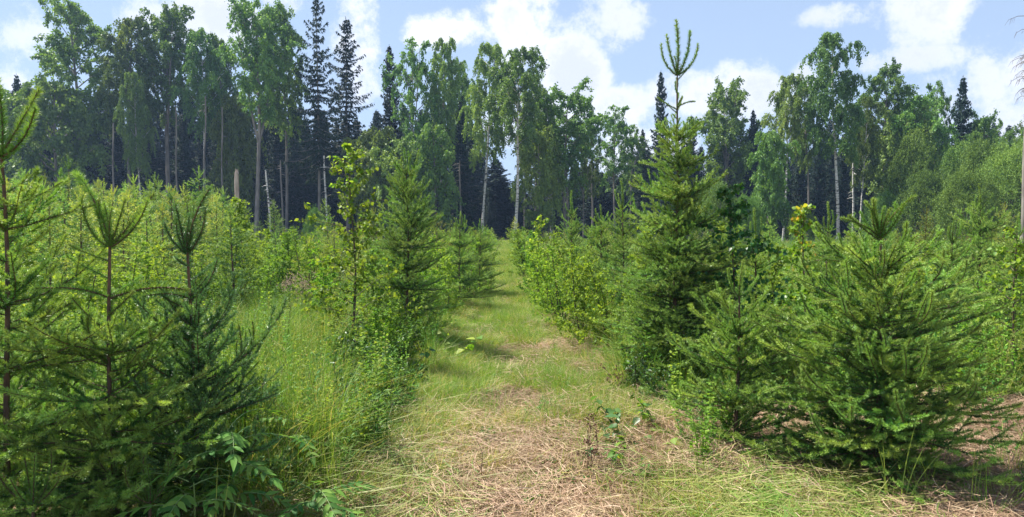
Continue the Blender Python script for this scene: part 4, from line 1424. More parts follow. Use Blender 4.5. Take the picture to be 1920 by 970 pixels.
def build_saplings():
    leafy_sapling('birch_sapling', 'young birch with bright heart-shaped leaves and thin dark stem left of the path', 'birch', 662, 7.6, 2.42, 1.35, 'birch_leaf', 2000, 61, leaf=.05, width=.043, nbr=42, base=.10, n_single=280)
    leafy_sapling('aspen_sapling', 'dark glossy-leaved sapling growing tight against the right of the tallest young spruce', 'aspen', 1372, 6.7, 1.98, 1.25, 'dark_leaf', 1900, 62, leaf=.05, width=.04, nbr=30, base=.12,
                  tints=(.05, .3, .6, .9))

    def yb(p_, st):
        u = p_[2] / 1.75 + st.uniform(-.3, .3)
        return 3 if (u > 1.0 and st.uniform() < .12) else 2 if (u > .8 and st.uniform() < .3) else 1 if u > .55 else 0
    leafy_sapling('yellowing_birch', 'birch sapling with yellow and orange leaves in its top, right of the dark glossy one', 'birch', 1508, 7.4, 1.78, .95, 'yellow_leaf', 1100, 63, leaf=.055, width=.046, nbr=22, base=.2,
                  tints=(.05, .35, .75, .97), bias=yb)
    leafy_sapling('birch_sapling', 'bright yellow-green birch shrub at the right border', 'birch', 1905, 6.6, 1.55, .95, 'birch_leaf', 1100, 64, leaf=.045, width=.036, nbr=26, base=.1, n_single=200)
    leafy_sapling('birch_sapling', 'thin birch sapling with small leaves at the front of the right-hand thicket by the path', 'birch', 1010, 15.0, 1.85, .9, 'birch_leaf', 800, 65, leaf=.06, width=.045, nbr=20, base=.15, n_single=60)


build_saplings()

# ------------------------------------------------------------------ middle distance: spruces and shrubs one by one


MIDB = ((14, 'close by, below the'), (20, 'in nearer rows below the'), (28, 'in middle rows below the'), (38, 'farther off below the'), (999, 'by the forest below the'))


def build_middle():
    random.seed(9)
    sp = [mid_spruce_mesh(2.6, 1.4, 71 + i, .042, .014, 85, whorl=.27, gap=.09, oldtint=.05, newtint=.92) for i in range(4)]
    spd = [mid_spruce_mesh(2.6, 1.5, 81 + i, .042, .015, 85, whorl=.25, gap=.08, mats=('needle', 'spruce_bark'), newtint=.7, oldtint=.25) for i in range(2)]
    sh = [sapling_mesh(2.0, 1.3, 91 + i, .055, 2600, stems=(1, 3, 4, 2)[i], nbr=30, base=.06) for i in range(4)]
    # (px, Y, top y, width scale, kind, label)
    named = [
        (132, 24, 290, .9, 'd', 'dark green pointed spruce standing above the bright saplings at the left'),
        (252, 30, 325, 1.1, 's', 'bright spruce under the leaning pale birch'),
        (294, 27, 320, 1.0, 's', 'upright light spruce, second bright tip right of the dark pointed one'),
        (376, 25, 308, 1.2, 's', 'broad yellow-green spruce with a reddish tip in the left clearing'),
        (325, 21, 352, .55, 'd', 'spindly spruce pole between the two bright spruces'),
        (400, 20, 420, 1.1, 'd', 'dark low spruce below the broad yellow-green one'),
        (308, 20, 405, 1.0, 'd', 'dark spruce cone in the middle of the left clearing'),
        (515, 38, 375, 1.0, 's', 'rounded grey-green spruce at the foot of the thick grey trunk'),
        (610, 36, 372, 1.0, 's', 'small pointed spruce at the foot of the tall bare spruce trunk'),
        (965, 50, 405, 1.0, 's', 'small spruce closing the far end of the path'),
        (1600, 30, 395, .8, 's', 'light slim spruce below the tallest birch'),
        (1735, 20, 385, .9, 's', 'spruce with forked top in the right clearing'),
        (1880, 19, 380, 1.0, 's', 'full light spruce near the right border, behind the pointed one'),
        (1655, 24, 398, .9, 'd', 'dark small spruce under the willows'),
        (50, 18, 315, 1.2, 's', 'large bright spruce behind the long branch of the left-border one'),
        (188, 26, 330, 1.1, 's', 'bright rounded spruce right of the dark pointed one'),
        (700, 17, 385, .9, 's', 'spruce tip between the young birch and the dark full spruce'),
        (820, 20, 398, 1.1, 's', 'bright spruce filling the gap right of the dark full one'),
    ]
    taken = []
    for px, Y, yt, ws, k, lab in named:
        me = random.choice(sp if k == 's' else spd)
        H = Z_at(yt, Y)
        s = H / 2.6
        x = X_at(px, Y)
        t = empty('sapling_spruce', (x, Y, float(gz(x, Y)) - .03), random.uniform(0, 6), (s * ws, s * ws, s))
        tag(t, lab, 'spruce')
        obj('crown', me[0], t)
        obj('trunk', me[1], t)
        taken.append((x, Y))

    # the rest of the plantation: jittered rows
    placed = 0
    tries = 0
    while placed < 285 and tries < 9000:
        tries += 1
        Y = 9 + 43 * random.random() ** .75
        px = random.uniform(-60, 1990)
        if placed < 110:
            px = random.uniform(-60, 460)
            Y = random.uniform(12, 40)
        x = X_at(px, Y)
        pc, pw = float(path_c(Y)), float(path_w(Y))
        if abs(x - pc) < pw + .55:
            continue
        if any((x - a) ** 2 + (Y - b) ** 2 < (.9 + Y * .012) ** 2 for a, b in taken):
            continue
        if Y < 10.5 and 400 < px < 780:      # open tall grass left of the path
            continue
        if Y < 11 and 1100 < px < 1700:
            continue
        # skyline of the young growth in the photograph
        line = float(np.interp(px, [-60, 0, 130, 300, 420, 480, 560, 700, 880, 930, 1000, 1100, 1300, 1450, 1600, 1750, 1850, 2000],
                               [300, 305, 330, 335, 345, 385, 405, 400, 410, 430, 425, 400, 395, 400, 425, 425, 400, 390]))
        yt = line + (random.uniform(0, 55) + (0 if Y > 18 else 20)) * (.55 if px < 460 else 1)
        H = Z_at(yt, Y)
        if H > 4.3:
            H = random.uniform(3.4, 4.3)
        if H < 1.1:
            H = random.uniform(1.1, 1.5)
        taken.append((x, Y))
        placed += 1
        leafy = random.random() < (.1 if px < 930 else .25)
        if leafy:
            me = random.choice(sh)
            s = min(H, 2.6) / 2.0
            t = empty('leafy_sapling', (x, Y, float(gz(x, Y)) - .03), random.uniform(0, 6), (s * random.uniform(.9, 1.3),) * 2 + (s,))
            generic(t, 'yellow-green sapling', px, Y, MIDB, 'leafy saplings in the clearing')
            obj('foliage', me[0], t)
            obj('stem', me[1], t)
        else:
            me = random.choice(spd if random.random() < .13 else sp)
            s = H / 2.6
            ws = random.uniform(.8, 1.2)
            t = empty('sapling_spruce', (x, Y, float(gz(x, Y)) - .03), random.uniform(0, 6), (s * ws, s * ws, s))
            generic(t, 'young dark green spruce' if me in spd else 'young light green spruce', px, Y, MIDB, 'young spruces planted across the clearing')
            obj('crown', me[0], t)
            obj('trunk', me[1], t)
    shd = [sapling_mesh(.8, .7, 120 + i, .06, 700, stems=4, nbr=16, base=.1, mats=('dark_leaf', 'twig'), tint=(.2, 1), aspect=.6) for i in range(2)]
    for i, (px, Y, H) in enumerate(((650, 6.4, .75), (700, 6.3, .6), (735, 6.9, .55), (690, 5.6, .5), (655, 5.3, .6), (720, 5.2, .35), (760, 7.9, .6), (775, 6.4, .35), (680, 4.7, .4), (740, 5.9, .45), (1195, 6.2, .5), (1240, 5.9, .45), (1330, 5.6, .4))):
        x = X_at(px, Y)
        t = empty('low_shrub', (x, Y, float(gz(x, Y)) - .02), random.uniform(0, 6), (H / .8,) * 3)
        generic(t, 'low dark-leaved shrub', px, Y, ((5.5, 'at the very front below the'), (6.35, 'knee-high in shade below the'), (99, 'by the trodden edge below the')), 'dark low shrubs in the shade beside the path')
        me = shd[i % 2]
        obj('foliage', me[0], t)
        obj('stem', me[1], t)
    # saplings crowding both edges of the path and the open grass left of it
    extra = []
    for k in range(46):
        Y = 13.5 + 38 * (k / 46) ** 1.1
        sd_ = -1 if k % 2 else 1
        x = float(path_c(Y)) + sd_ * (float(path_w(Y)) + random.uniform(.3, .75))
        extra.append((x, Y, random.uniform(1.0, 1.5)))
    for k in range(75):
        Y = random.uniform(10.8, 30)
        extra.append((X_at(random.uniform(340, 880), Y), Y, random.uniform(.9, 1.6)))
    for x, Y, H in extra:
        if any((x - a) ** 2 + (Y - b) ** 2 < .35 for a, b in taken) or abs(x - float(path_c(Y))) < float(path_w(Y)) + .28:
            continue
        taken.append((x, Y))
        px = x / Y * F + 960
        if random.random() < .3:
            me, c, base = random.choice(sh), 2.0, 'yellow-green sapling'
        else:
            me, c, base = random.choice(sp), 2.6, 'young light green spruce'
        s = H / c
        t = empty('leafy_sapling' if c == 2.0 else 'sapling_spruce', (x, Y, float(gz(x, Y)) - .03), random.uniform(0, 6), (s * 1.35, s * 1.35, s))
        generic(t, base, px, Y, MIDB, 'leafy saplings in the clearing' if c == 2.0 else 'young spruces planted across the clearing')
        obj('foliage' if c == 2.0 else 'crown', me[0], t)
        obj('stem' if c == 2.0 else 'trunk', me[1], t)
    # leafy edges of the path
    edge = [(800, 10.5, 470), (835, 12, 455), (880, 15, 440), (722, 7.7, 610), (700, 6.9, 690), (745, 7.0, 640), (905, 19, 432), (920, 26, 430), (700, 9.5, 470), (620, 9.6, 450), (590, 12, 430),
            (985, 20, 428), (970, 27, 432), (1030, 12.5, 440), (1060, 10.5, 450), (1100, 9.2, 455), (1000, 16, 430), (1045, 15, 425), (1090, 13, 420), (1150, 8.6, 480),
            (1210, 8.4, 430), (1480, 6.6, 520), (1560, 7.0, 500), (1330, 8, 420), (1450, 9, 450), (1840, 7.2, 520), (1590, 10, 440), (1700, 9, 450), (540, 14, 430), (480, 16, 430), (440, 13, 450), (120, 8, 430), (30, 9, 400), (230, 9, 440), (330, 10.5, 440)]
    for i, (px, Y, yt) in enumerate(edge):
        me = sh[i % 4]
        H = max(.8, Z_at(yt, Y))
        x = X_at(px, Y)
        s = H / 2.0
        t = empty('leafy_shrub', (x, Y, float(gz(x, Y)) - .03), random.uniform(0, 6), (s * 1.1, s * 1.1, s))
        generic(t, 'bright chest-high leafy shrub', px, Y, MIDB, 'leafy shrubs along the path and between the spruces')
        obj('foliage', me[0], t)
        obj('stem', me[1], t)


build_middle()

# ------------------------------------------------------------------ grass, straw and herbs (stuff), scattered with geometry nodes


def tuft(seed, n, hmin, hmax, spread, lean, wid, tint, curl=.5, mat='grass', segs=3, tint_tip=0.0):
    st = np.random.default_rng(seed)
    mb = MB()
    a = st.uniform(0, 2 * PI, n)
    r = spread * np.sqrt(st.uniform(0, 1, n))
    base = np.stack([r * np.cos(a), r * np.sin(a), np.zeros(n) - .01], -1)
    d = unit(np.stack([np.cos(a + st.normal(0, .9, n)), np.sin(a + st.normal(0, .9, n)), np.zeros(n)], -1))
    h = st.uniform(hmin, hmax, (n, 1))
    ln = np.abs(st.normal(lean, lean * .5 + .03, (n, 1)))
    w = unit(np.cross(d, [0, 0, 1.0]) + .4 * st.normal(size=(n, 3))) * wid * .5
    up = np.array([0, 0, 1.0])
    rows = []
    for k in range(segs + 1):
        t = k / segs
        c = base + up * h * (t - curl * ln * t ** 3 * .6) + d * h * ln * t ** 1.8
        rows.append((c, w * (1 - t ** 1.5)))
    V = []
    for k, (c, ww) in enumerate(rows[:-1]):
        V += [c - ww, c + ww]
    V.append(rows[-1][0])
    m_ = len(V)
    V = np.stack(V, 1).reshape(-1, 3)
    i = np.arange(n)[:, None] * m_
    tt = st.uniform(tint[0], tint[1], (n, 1)) + np.linspace(0, tint_tip, m_)[None, :]
    quads = np.concatenate([i + np.array([[2 * k, 2 * k + 1, 2 * k + 3, 2 * k + 2]]) for k in range(segs - 1)], 0)
    tris = i + np.array([[m_ - 3, m_ - 2, m_ - 1]])
    mb.V.append(V.astype(np.float32))
    mb.T.append(tt.ravel().astype(np.float32))
    mb.Fc += [quads.astype(np.int32), tris.astype(np.int32)]
    mb.Mi += [np.zeros(len(quads), np.int32), np.zeros(len(tris), np.int32)]
    return mb.mesh('tuft', [mat])


def straw_mat(seed, n, R, ln, wid, tint=(0, 1), hmax=.05, mat='straw', swirl=None):
    """strands lying over each other"""
    st = np.random.default_rng(seed)
    mb = MB()
    c = np.stack([st.uniform(-R, R, n), st.uniform(-R, R, n), np.abs(st.normal(0, hmax, n))], -1)
    a = st.uniform(0, 2 * PI, n) if swirl is None else st.normal(swirl, .45, n)
    d = np.stack([np.cos(a), np.sin(a), st.normal(0, .18, n)], -1)
    s = np.stack([-np.sin(a), np.cos(a), np.zeros(n)], -1)
    L = st.uniform(ln * .4, ln, (n, 1))
    bend = st.normal(0, .22, (n, 1))
    w = unit(s + st.normal(0, .5, (n, 3)) * np.array([0, 0, 1])) * wid * .5
    rows = []
    for k in range(4):
        t = k / 3 - .5
        p = c + d * L * t + s * L * bend * (t * t) * 2
        p[:, 2] = np.maximum(p[:, 2], .003)
        rows.append(p)
    V = np.stack([rows[0] - w, rows[0] + w, rows[1] - w, rows[1] + w, rows[2] - w, rows[2] + w, rows[3]], 1).reshape(-1, 3)
    i = np.arange(n)[:, None] * 7
    quads = np.concatenate([i + np.array([[0, 1, 3, 2]]), i + np.array([[2, 3, 5, 4]])], 0)
    tris = i + np.array([[4, 5, 6]])
    mb.V.append(V.astype(np.float32))
    mb.T.append(np.repeat(st.uniform(tint[0], tint[1], n), 7).astype(np.float32))
    mb.Fc += [quads.astype(np.int32), tris.astype(np.int32)]
    mb.Mi += [np.zeros(len(quads), np.int32), np.zeros(len(tris), np.int32)]
    return mb.mesh('straw_mat', [mat])


def herb_mesh(seed, H, nst, leaf, nleaf, aspect=.3, mat='herb', tint=(.3, .9)):
    st = np.random.default_rng(seed)
    mb = MB()
    for s in range(nst):
        a = st.uniform(0, 6.28)
        o = st.uniform(0, .1)
        h = H * st.uniform(.6, 1.05)
        l = st.uniform(.02, .2) * h
        t = np.linspace(0, 1, 5)[:, None]
        b = np.array([math.cos(a) * o, math.sin(a) * o, -.01])
        pts = b + np.array([math.cos(a), math.sin(a), 0]) * l * t ** 2 + np.array([0, 0, 1]) * h * t
        tube(mb, pts, np.linspace(.003, .001, 5), 3, tint=.3, mi=0, cap=False)
        n = int(nleaf)
        P, T, f = sample_poly(pts, n, st)
        aa = st.uniform(0, 6.28, n)
        D = np.stack([np.cos(aa), np.sin(aa), st.uniform(.0, .8, n)], -1)
        nr = np.stack([0 * aa, 0 * aa, 1 + 0 * aa], -1) + st.normal(size=(n, 3)) * .3
        leaves(mb, P, D, leaf * (1.05 - f * .5) * st.uniform(.7, 1.1, n), st.uniform(tint[0], tint[1], n), aspect=aspect, fold=.05, nrm=nr)
    return mb.mesh('herb', [mat])


def scatter(name, protos, pts, rz, scl, idx, label, cat, tilt=None):
    """one object: vertices carry rotation, scale and kind; geometry nodes put the meshes on them"""
    me = bpy.data.meshes.new(name)
    n = len(pts)
    me.vertices.add(n)
    me.vertices.foreach_set('co', np.asarray(pts, np.float32).ravel())
    rot = np.zeros((n, 3), np.float32)
    rot[:, 2] = rz
    if tilt is not None:
        rot[:, 0] = RNG.normal(0, tilt, n)
        rot[:, 1] = RNG.normal(0, tilt, n)
    a = me.attributes.new('rot', 'FLOAT_VECTOR', 'POINT')
    a.data.foreach_set('vector', rot.ravel())
    a = me.attributes.new('scl', 'FLOAT_VECTOR', 'POINT')
    s3 = np.asarray(scl, np.float32)
    if s3.ndim == 1:
        s3 = np.repeat(s3[:, None], 3, 1)
    a.data.foreach_set('vector', s3.astype(np.float32).ravel())
    a = me.attributes.new('idx', 'INT', 'POINT')
    a.data.foreach_set('value', np.asarray(idx, np.int32))
    o = obj(name, me)
    tag(o, label, cat, kind='stuff')
    ng = bpy.data.node_groups.new(name + '_scatter', 'GeometryNodeTree')
    ng.interface.new_socket('Geometry', in_out='INPUT', socket_type='NodeSocketGeometry')
    ng.interface.new_socket('Geometry', in_out='OUTPUT', socket_type='NodeSocketGeometry')
    N, L = ng.nodes, ng.links
    gi, go = N.new('NodeGroupInput'), N.new('NodeGroupOutput')
    iop = N.new('GeometryNodeInstanceOnPoints')
    L.new(gi.outputs[0], iop.inputs['Points'])
    g2 = N.new('GeometryNodeGeometryToInstance')
    for p in protos:
        po = bpy.data.objects.new('proto', p)
        oi = N.new('GeometryNodeObjectInfo')
        oi.inputs['Object'].default_value = po
        oi.inputs['As Instance'].default_value = False
        gti = N.new('GeometryNodeGeometryToInstance')
        L.new(oi.outputs['Geometry'], gti.inputs[0])
        L.new(gti.outputs[0], g2.inputs[0])
    # join separate instances, picked by index
    jn = N.new('GeometryNodeJoinGeometry')
    for l in list(g2.inputs[0].links):
        L.new(l.from_socket, jn.inputs[0])
    N.remove(g2)
    L.new(jn.outputs[0], iop.inputs['Instance'])
    iop.inputs['Pick Instance'].default_value = True

    def attr(nm, t):
        q = N.new('GeometryNodeInputNamedAttribute')
        q.data_type = t
        q.inputs['Name'].default_value = nm
        return [s for s in q.outputs if s.enabled and s.name == 'Attribute'][0]
    L.new(attr('idx', 'INT'), iop.inputs['Instance Index'])
    e2r = N.new('FunctionNodeEulerToRotation')
    L.new(attr('rot', 'FLOAT_VECTOR'), e2r.inputs[0])
    L.new(e2r.outputs[0], iop.inputs['Rotation'])
    L.new(attr('scl', 'FLOAT_VECTOR'), iop.inputs['Scale'])
    L.new(iop.outputs[0], go.inputs[0])
    md = o.modifiers.new('scatter', 'NODES')
    md.node_group = ng
    return o


def vnoise(x, y, s, seed=0):
    r = np.random.default_rng(seed)
    g = r.uniform(0, 1, (64, 64))
    u, v = x * s % 64, y * s % 64
    i, j = np.floor(u).astype(int), np.floor(v).astype(int)
    fu, fv = u - i, v - j
    fu, fv = fu * fu * (3 - 2 * fu), fv * fv * (3 - 2 * fv)
    i1, j1 = (i + 1) % 64, (j + 1) % 64
    i, j = i % 64, j % 64
    return (g[i, j] * (1 - fu) + g[i1, j] * fu) * (1 - fv) + (g[i, j1] * (1 - fu) + g[i1, j1] * fu) * fv


def pts_field(n, Y0, Y1, power=1.0, pxl=-120, pxr=2040, dist='lin'):
    """random ground points in the wedge of land the view takes in; dist='log' thins with distance"""
    if dist == 'log':
        Y = Y0 * (Y1 / Y0) ** RNG.uniform(0, 1, n) ** power
    else:
        Y = np.sqrt(RNG.uniform(Y0 ** 2, Y1 ** 2, n))
    px = RNG.uniform(pxl, pxr, n)
    x = (px - 960) / F * Y
    return x, Y, px


def build_ground_cover():
    # --- tall green grass
    tall = [tuft(200 + i, 46, (.45, .3, .5)[i], .95, .11, (.3, .5, .7)[i], .006, (.03, (.4, .5, .8)[i]), tint_tip=.1) for i in range(3)]
    tall += [tuft(204, 40, .35, .85, .12, .9, .006, (.3, .85), tint_tip=.1)]
    for q in range(2):      # flowering stalks with loose seed heads
        st = np.random.default_rng(260 + q)
        mb = MB()
        for k in range(6):
            a, r, h = st.uniform(0, 6.28), st.uniform(0, .14), st.uniform(.75, 1.1)
            ln = st.uniform(.05, .25)
            t = np.linspace(0, 1, 7)[:, None]
            c = np.array([math.cos(a) * r, math.sin(a) * r, 0]) + np.array([math.cos(a), math.sin(a), 0]) * ln * t ** 2.2 + np.array([0, 0, 1]) * h * t * (1 - .06 * t)
            tube(mb, c, np.linspace(.0022, .001, 7), 3, tint=.7, cap=False)
            P, T, f = sample_poly(c[4:], 34, st)
            P = P + st.normal(0, .012, P.shape)
            leaves(mb, P, T + st.normal(size=P.shape) * .4, np.full(34, .016), st.uniform(.55, .92, 34), aspect=.4)
        tall.append(mb.mesh('tuft', ['grass']))
    short = [tuft(210 + i, 60, .10, .28, .10, .5, .0045, (.2, .7)) for i in range(3)]
    short += [tuft(214, 40, .06, .2, .09, .8, .0045, (.5, .95)), tuft(215, 60, .12, .32, .10, .6, .004, (.66, .98), tint_tip=.05)]
    # on the path and its margins: short
    x, Y, px = pts_field(34000, 3.3, 60, dist='log', power=.85, pxl=300, pxr=1400)
    Y2 = Y
    pc, pw = path_c(Y), path_w(Y)
    d = np.abs(x - pc) / pw
    # resample x close to the path for most
    x = np.where(RNG.uniform(0, 1, len(x)) < .75, pc + RNG.uniform(-1.35, 1.35, len(x)) * pw, x)
    d = np.abs(x - pc) / pw
    nz = vnoise(x, Y, 1.1, 3) * .6 + vnoise(x, Y, 3.1, 4) * .4
    nearstraw = np.clip((6.4 - Y) / 1.8, 0, 1)
    rightstraw = np.clip((x - .9) / .4, 0, 1) * np.clip((9 - Y) / 3, 0, 1)
    keep = RNG.uniform(0, 1, len(x)) < np.clip((nz - .36) * 4.5 - nearstraw * .75 - rightstraw * .5, .10, 1)
    pq = x / Y * F + 960
    keep &= ~((pq > 930) & (Y < 5.3) & (RNG.uniform(0, 1, len(x)) < .7))
    bare = (pq > 1070) & (pq < 1190) & (Y > 6.9) & (Y < 8.8)
    keep &= ~(bare & (RNG.uniform(0, 1, len(x)) < .85))
    x, Y, nz, d, nearstraw = x[keep], Y[keep], nz[keep], d[keep], nearstraw[keep]
    dry = RNG.uniform(0, 1, len(x)) < (.22 + nearstraw * .4)
    idx = np.where(dry, RNG.integers(3, 5, len(x)), RNG.integers(0, 3, len(x)))
    scl = RNG.uniform(.5, 1.15, len(x)) * np.clip(.75 + .12 * np.sqrt(Y) * .6, .8, 1.5)
    scatter('short_grass', short, np.stack([x, Y, gz(x, Y)], -1), RNG.uniform(0, 6.28, len(x)), scl, idx,
            'short green and drying grass tufts growing along the mown path', 'grass', .12)
    # --- tall grass beside the path
    x, Y, px = pts_field(15000, 3.6, 62, dist='log', power=.8)
    pc, pw = path_c(Y), path_w(Y)
    d = np.abs(x - pc) / pw
    nz = vnoise(x, Y, .55, 7)
    zone = (px > 400) & (px < 650) & (Y < 10)
    rim = (px >= 640) & (px < 800) & (Y < 8)
    rightbare = (px > 1180) & (Y < 6.2)
    leftfront = (px < 420) & (Y < 4.3)
    prob = np.where(zone, 1.0, .25 + nz * .6) * (d > 1.15) * np.where(rightbare, .06, 1) * np.where(leftfront, .25, 1) * np.where(rim, .25, 1)
    keep = RNG.uniform(0, 1, len(x)) < prob
    x, Y, zone = x[keep], Y[keep], zone[keep]
    sc = RNG.uniform(.55, 1.0, len(x)) * np.where(zone, 1.0, .85)
    s3 = np.stack([sc * np.clip(Y / 14, 1, 2.2), sc * np.clip(Y / 14, 1, 2.2), sc], -1)
    scatter('tall_grass', tall, np.stack([x, Y, gz(x, Y)], -1), RNG.uniform(0, 6.28, len(x)), s3, np.where(RNG.uniform(0, 1, len(x)) < .05, RNG.integers(4, 6, len(x)), RNG.integers(0, 4, len(x))),
            'tall green grass standing thick between the saplings beside the path', 'grass', .08)
    # --- straw
    st_ = [straw_mat(220 + i, 260, .17, .20, .0030, (.1, 1)) for i in range(3)] + [straw_mat(224, 240, .17, .26, .0030, (.4, 1), swirl=.3), straw_mat(225, 200, .17, .18, .003, (0, .45)),
           straw_mat(226, 170, .17, .26, .0030, (.25, .8), mat='grass', swirl=.2)]
    x, Y, px = pts_field(9000, 3.2, 30, dist='log', power=1.15, pxl=250, pxr=2050)
    pc, pw = path_c(Y), path_w(Y)
    inn = np.abs(x - pc) / pw
    prob = np.where(inn < 1.5, 1.0, np.where((px > 1150) & (Y < 9), .9, np.where((px > 420) & (px < 800) & (Y < 9), .6, .12)))
    keep = RNG.uniform(0, 1, len(x)) < prob
    x, Y, px = x[keep], Y[keep], px[keep]
    nz = vnoise(x, Y, 1.3, 9)
    idx = np.where(nz < .3, 4, RNG.integers(0, 4, len(x)))
    gr = (RNG.uniform(0, 1, len(x)) < .12) | ((px < 850) & (RNG.uniform(0, 1, len(x)) < .5)) | ((px > 1250) & (Y < 4.3) & (RNG.uniform(0, 1, len(x)) < .8))
    idx = np.where(gr, 5, idx)
    bare = ((px > 1070) & (px < 1190) & (Y > 6.9) & (Y < 8.8)) | ((px > 1740) & (Y < 6))
    idx = np.where(bare, np.where(RNG.uniform(0, 1, len(x)) < .6, 4, 0), idx)
    scatter('dry_straw', st_, np.stack([x, Y, gz(x, Y) + .004], -1), RNG.normal(.3, 1.4, len(x)), RNG.uniform(.7, 1.3, len(x)), idx,
            'mown dry straw and hay lying over the path and under the spruces', 'straw', .06)
    # --- herbs: leafy undergrowth
    hb = [herb_mesh(230, .55, 7, .09, 26, .28), herb_mesh(231, .7, 6, .10, 30, .24, tint=(.4, 1)), herb_mesh(232, .35, 6, .07, 14, .6), herb_mesh(233, .8, 8, .06, 34, .7, mat='sapling_leaf', tint=(.2, 1)),
          herb_mesh(234, .25, 7, .06, 10, .7, tint=(.1, .7))]
    x, Y, px = pts_field(7500, 4.0, 58, dist='log', power=.75)
    pc, pw = path_c(Y), path_w(Y)
    d = np.abs(x - pc) / pw
    nz = vnoise(x, Y, .8, 17)
    zone = (px > 420) & (px < 640) & (Y < 12)
    prob = np.where(zone, .5, .25 + nz) * (d > 1.2) * np.where((px > 1180) & (Y < 6.2), .3, 1)
    keep = RNG.uniform(0, 1, len(x)) < prob
    x, Y = x[keep], Y[keep]
    idx = np.where(Y > 12, RNG.choice([1, 0, 2, 0], len(x)), RNG.integers(0, 5, len(x)))
    sc = RNG.uniform(.55, 1.1, len(x)) * np.clip(Y / 30, 1, 1.25)
    scatter('undergrowth', hb, np.stack([x, Y, gz(x, Y)], -1), RNG.uniform(0, 6.28, len(x)), sc, idx,
            'yellow-green leafy undergrowth filling the clearing between the saplings', 'undergrowth', .08)
    # small leafy plants in the path
    x, Y, px = pts_field(420, 3.6, 20, dist='log', power=.9, pxl=600, pxr=1300)
    pc, pw = path_c(Y), path_w(Y)
    keep = np.abs(x - pc) < pw
    x, Y = x[keep], Y[keep]
    scatter('small_weeds', [hb[4], hb[2]], np.stack([x, Y, gz(x, Y)], -1), RNG.uniform(0, 6.28, len(x)), RNG.uniform(.3, .7, len(x)), RNG.integers(0, 2, len(x)),
            'small green weeds sprouting through the mown path', 'weeds', .1)


build_ground_cover()

# ------------------------------------------------------------------ single plants and dry stems in the foreground


def compound_plant(label, px, Y, H, seed, nfr=7, lf=.085, az0=0):
    """plant with feather-shaped leaves: each frond a part with its leaflets as sub-parts"""
    random.seed(seed)
    x = X_at(px, Y)
    root = empty('compound_leaf_plant', (x, Y, float(gz(x, Y)) - .01), az0)
    tag(root, label, 'plant')
    mb = MB()
    z = np.linspace(0, H, 8)
    tube(mb, np.stack([.02 * np.sin(z * 5), .02 * np.cos(z * 4) - .02, z], -1), np.linspace(.007, .003, 8), 6)
    obj('stem', mb.mesh('plant_stem', ['green_stem'], smooth=True), root)
    lm = [leaf_mesh('leaflet', 'herb', lf, lf * .33, tt, tipw=.3) for tt in (.35, .65, .95)]
    for k in range(nfr):
        zz = H * (.45 + .55 * k / (nfr - 1))
        a = k * 2.4
        L = .30 * random.uniform(.75, 1.1)
        mb = MB()
        t = np.linspace(0, 1, 7)
        c = np.stack([L * t, 0 * t, L * (.45 * t - .55 * t * t)], -1)
        tube(mb, c, np.linspace(.0028, .001, 7), 4)
        fr = obj('frond', mb.mesh('frond_stalk', ['green_stem']), root, (0, 0, zz), (random.uniform(-.2, .2), random.uniform(-.25, .1), a))
        for j in range(6):
            f = .22 + .15 * j
            p = [float(np.interp(f, t, c[:, q])) for q in range(3)]
            for s in (-1, 1):
                obj('leaflet', random.choice(lm), fr, p, (s * .35, .25 + random.uniform(-.15, .2), s * rad(62 - j * 5)), random.uniform(.8, 1.1) * (1.0 - .05 * j))
        obj('leaflet', random.choice(lm), fr, tuple(c[-1]), (0, .5, 0), 1)
    return root


def broad_plant(name, label, cat, px, Y, H, seed, n=14, lf=.08, wd=.06, mat='birch_leaf', spread=.2, tints=(.3, .6, .9), droop=.2, stem='green_stem', lean=(0, 0)):
    random.seed(seed)
    x = X_at(px, Y)
    root = empty(name, (x, Y, float(gz(x, Y)) - .01))
    tag(root, label, cat)
    mb = MB()
    ns = 3
    lm = [leaf_mesh('broad_leaf', mat, lf, wd, tt) for tt in tints]
    tips = []
    for s in range(ns):
        a = s * 2.1 + random.uniform(-.4, .4)
        h = H * random.uniform(.7, 1)
        t = np.linspace(0, 1, 7)
        c = np.stack([math.cos(a) * spread * t ** 1.3 + lean[0] * t, math.sin(a) * spread * t ** 1.3 + lean[1] * t, h * t], -1)
        tube(mb, c, np.linspace(.004, .0015, 7), 5)
        tips.append((t, c, a))
    obj('stem', mb.mesh('plant_stem', [stem], smooth=True), root)
    for k in range(n):
        t, c, a = tips[k % ns]
        f = .25 + .75 * (k // ns + 1) / (n / ns)
        p = [float(np.interp(min(1, f), t, c[:, q])) for q in range(3)]
        o = obj('leaf', random.choice(lm), root, p, (random.uniform(-.5, .5), random.uniform(-.5, .6) + droop, random.uniform(0, 6.28)), random.uniform(.6, 1.15))
    return root


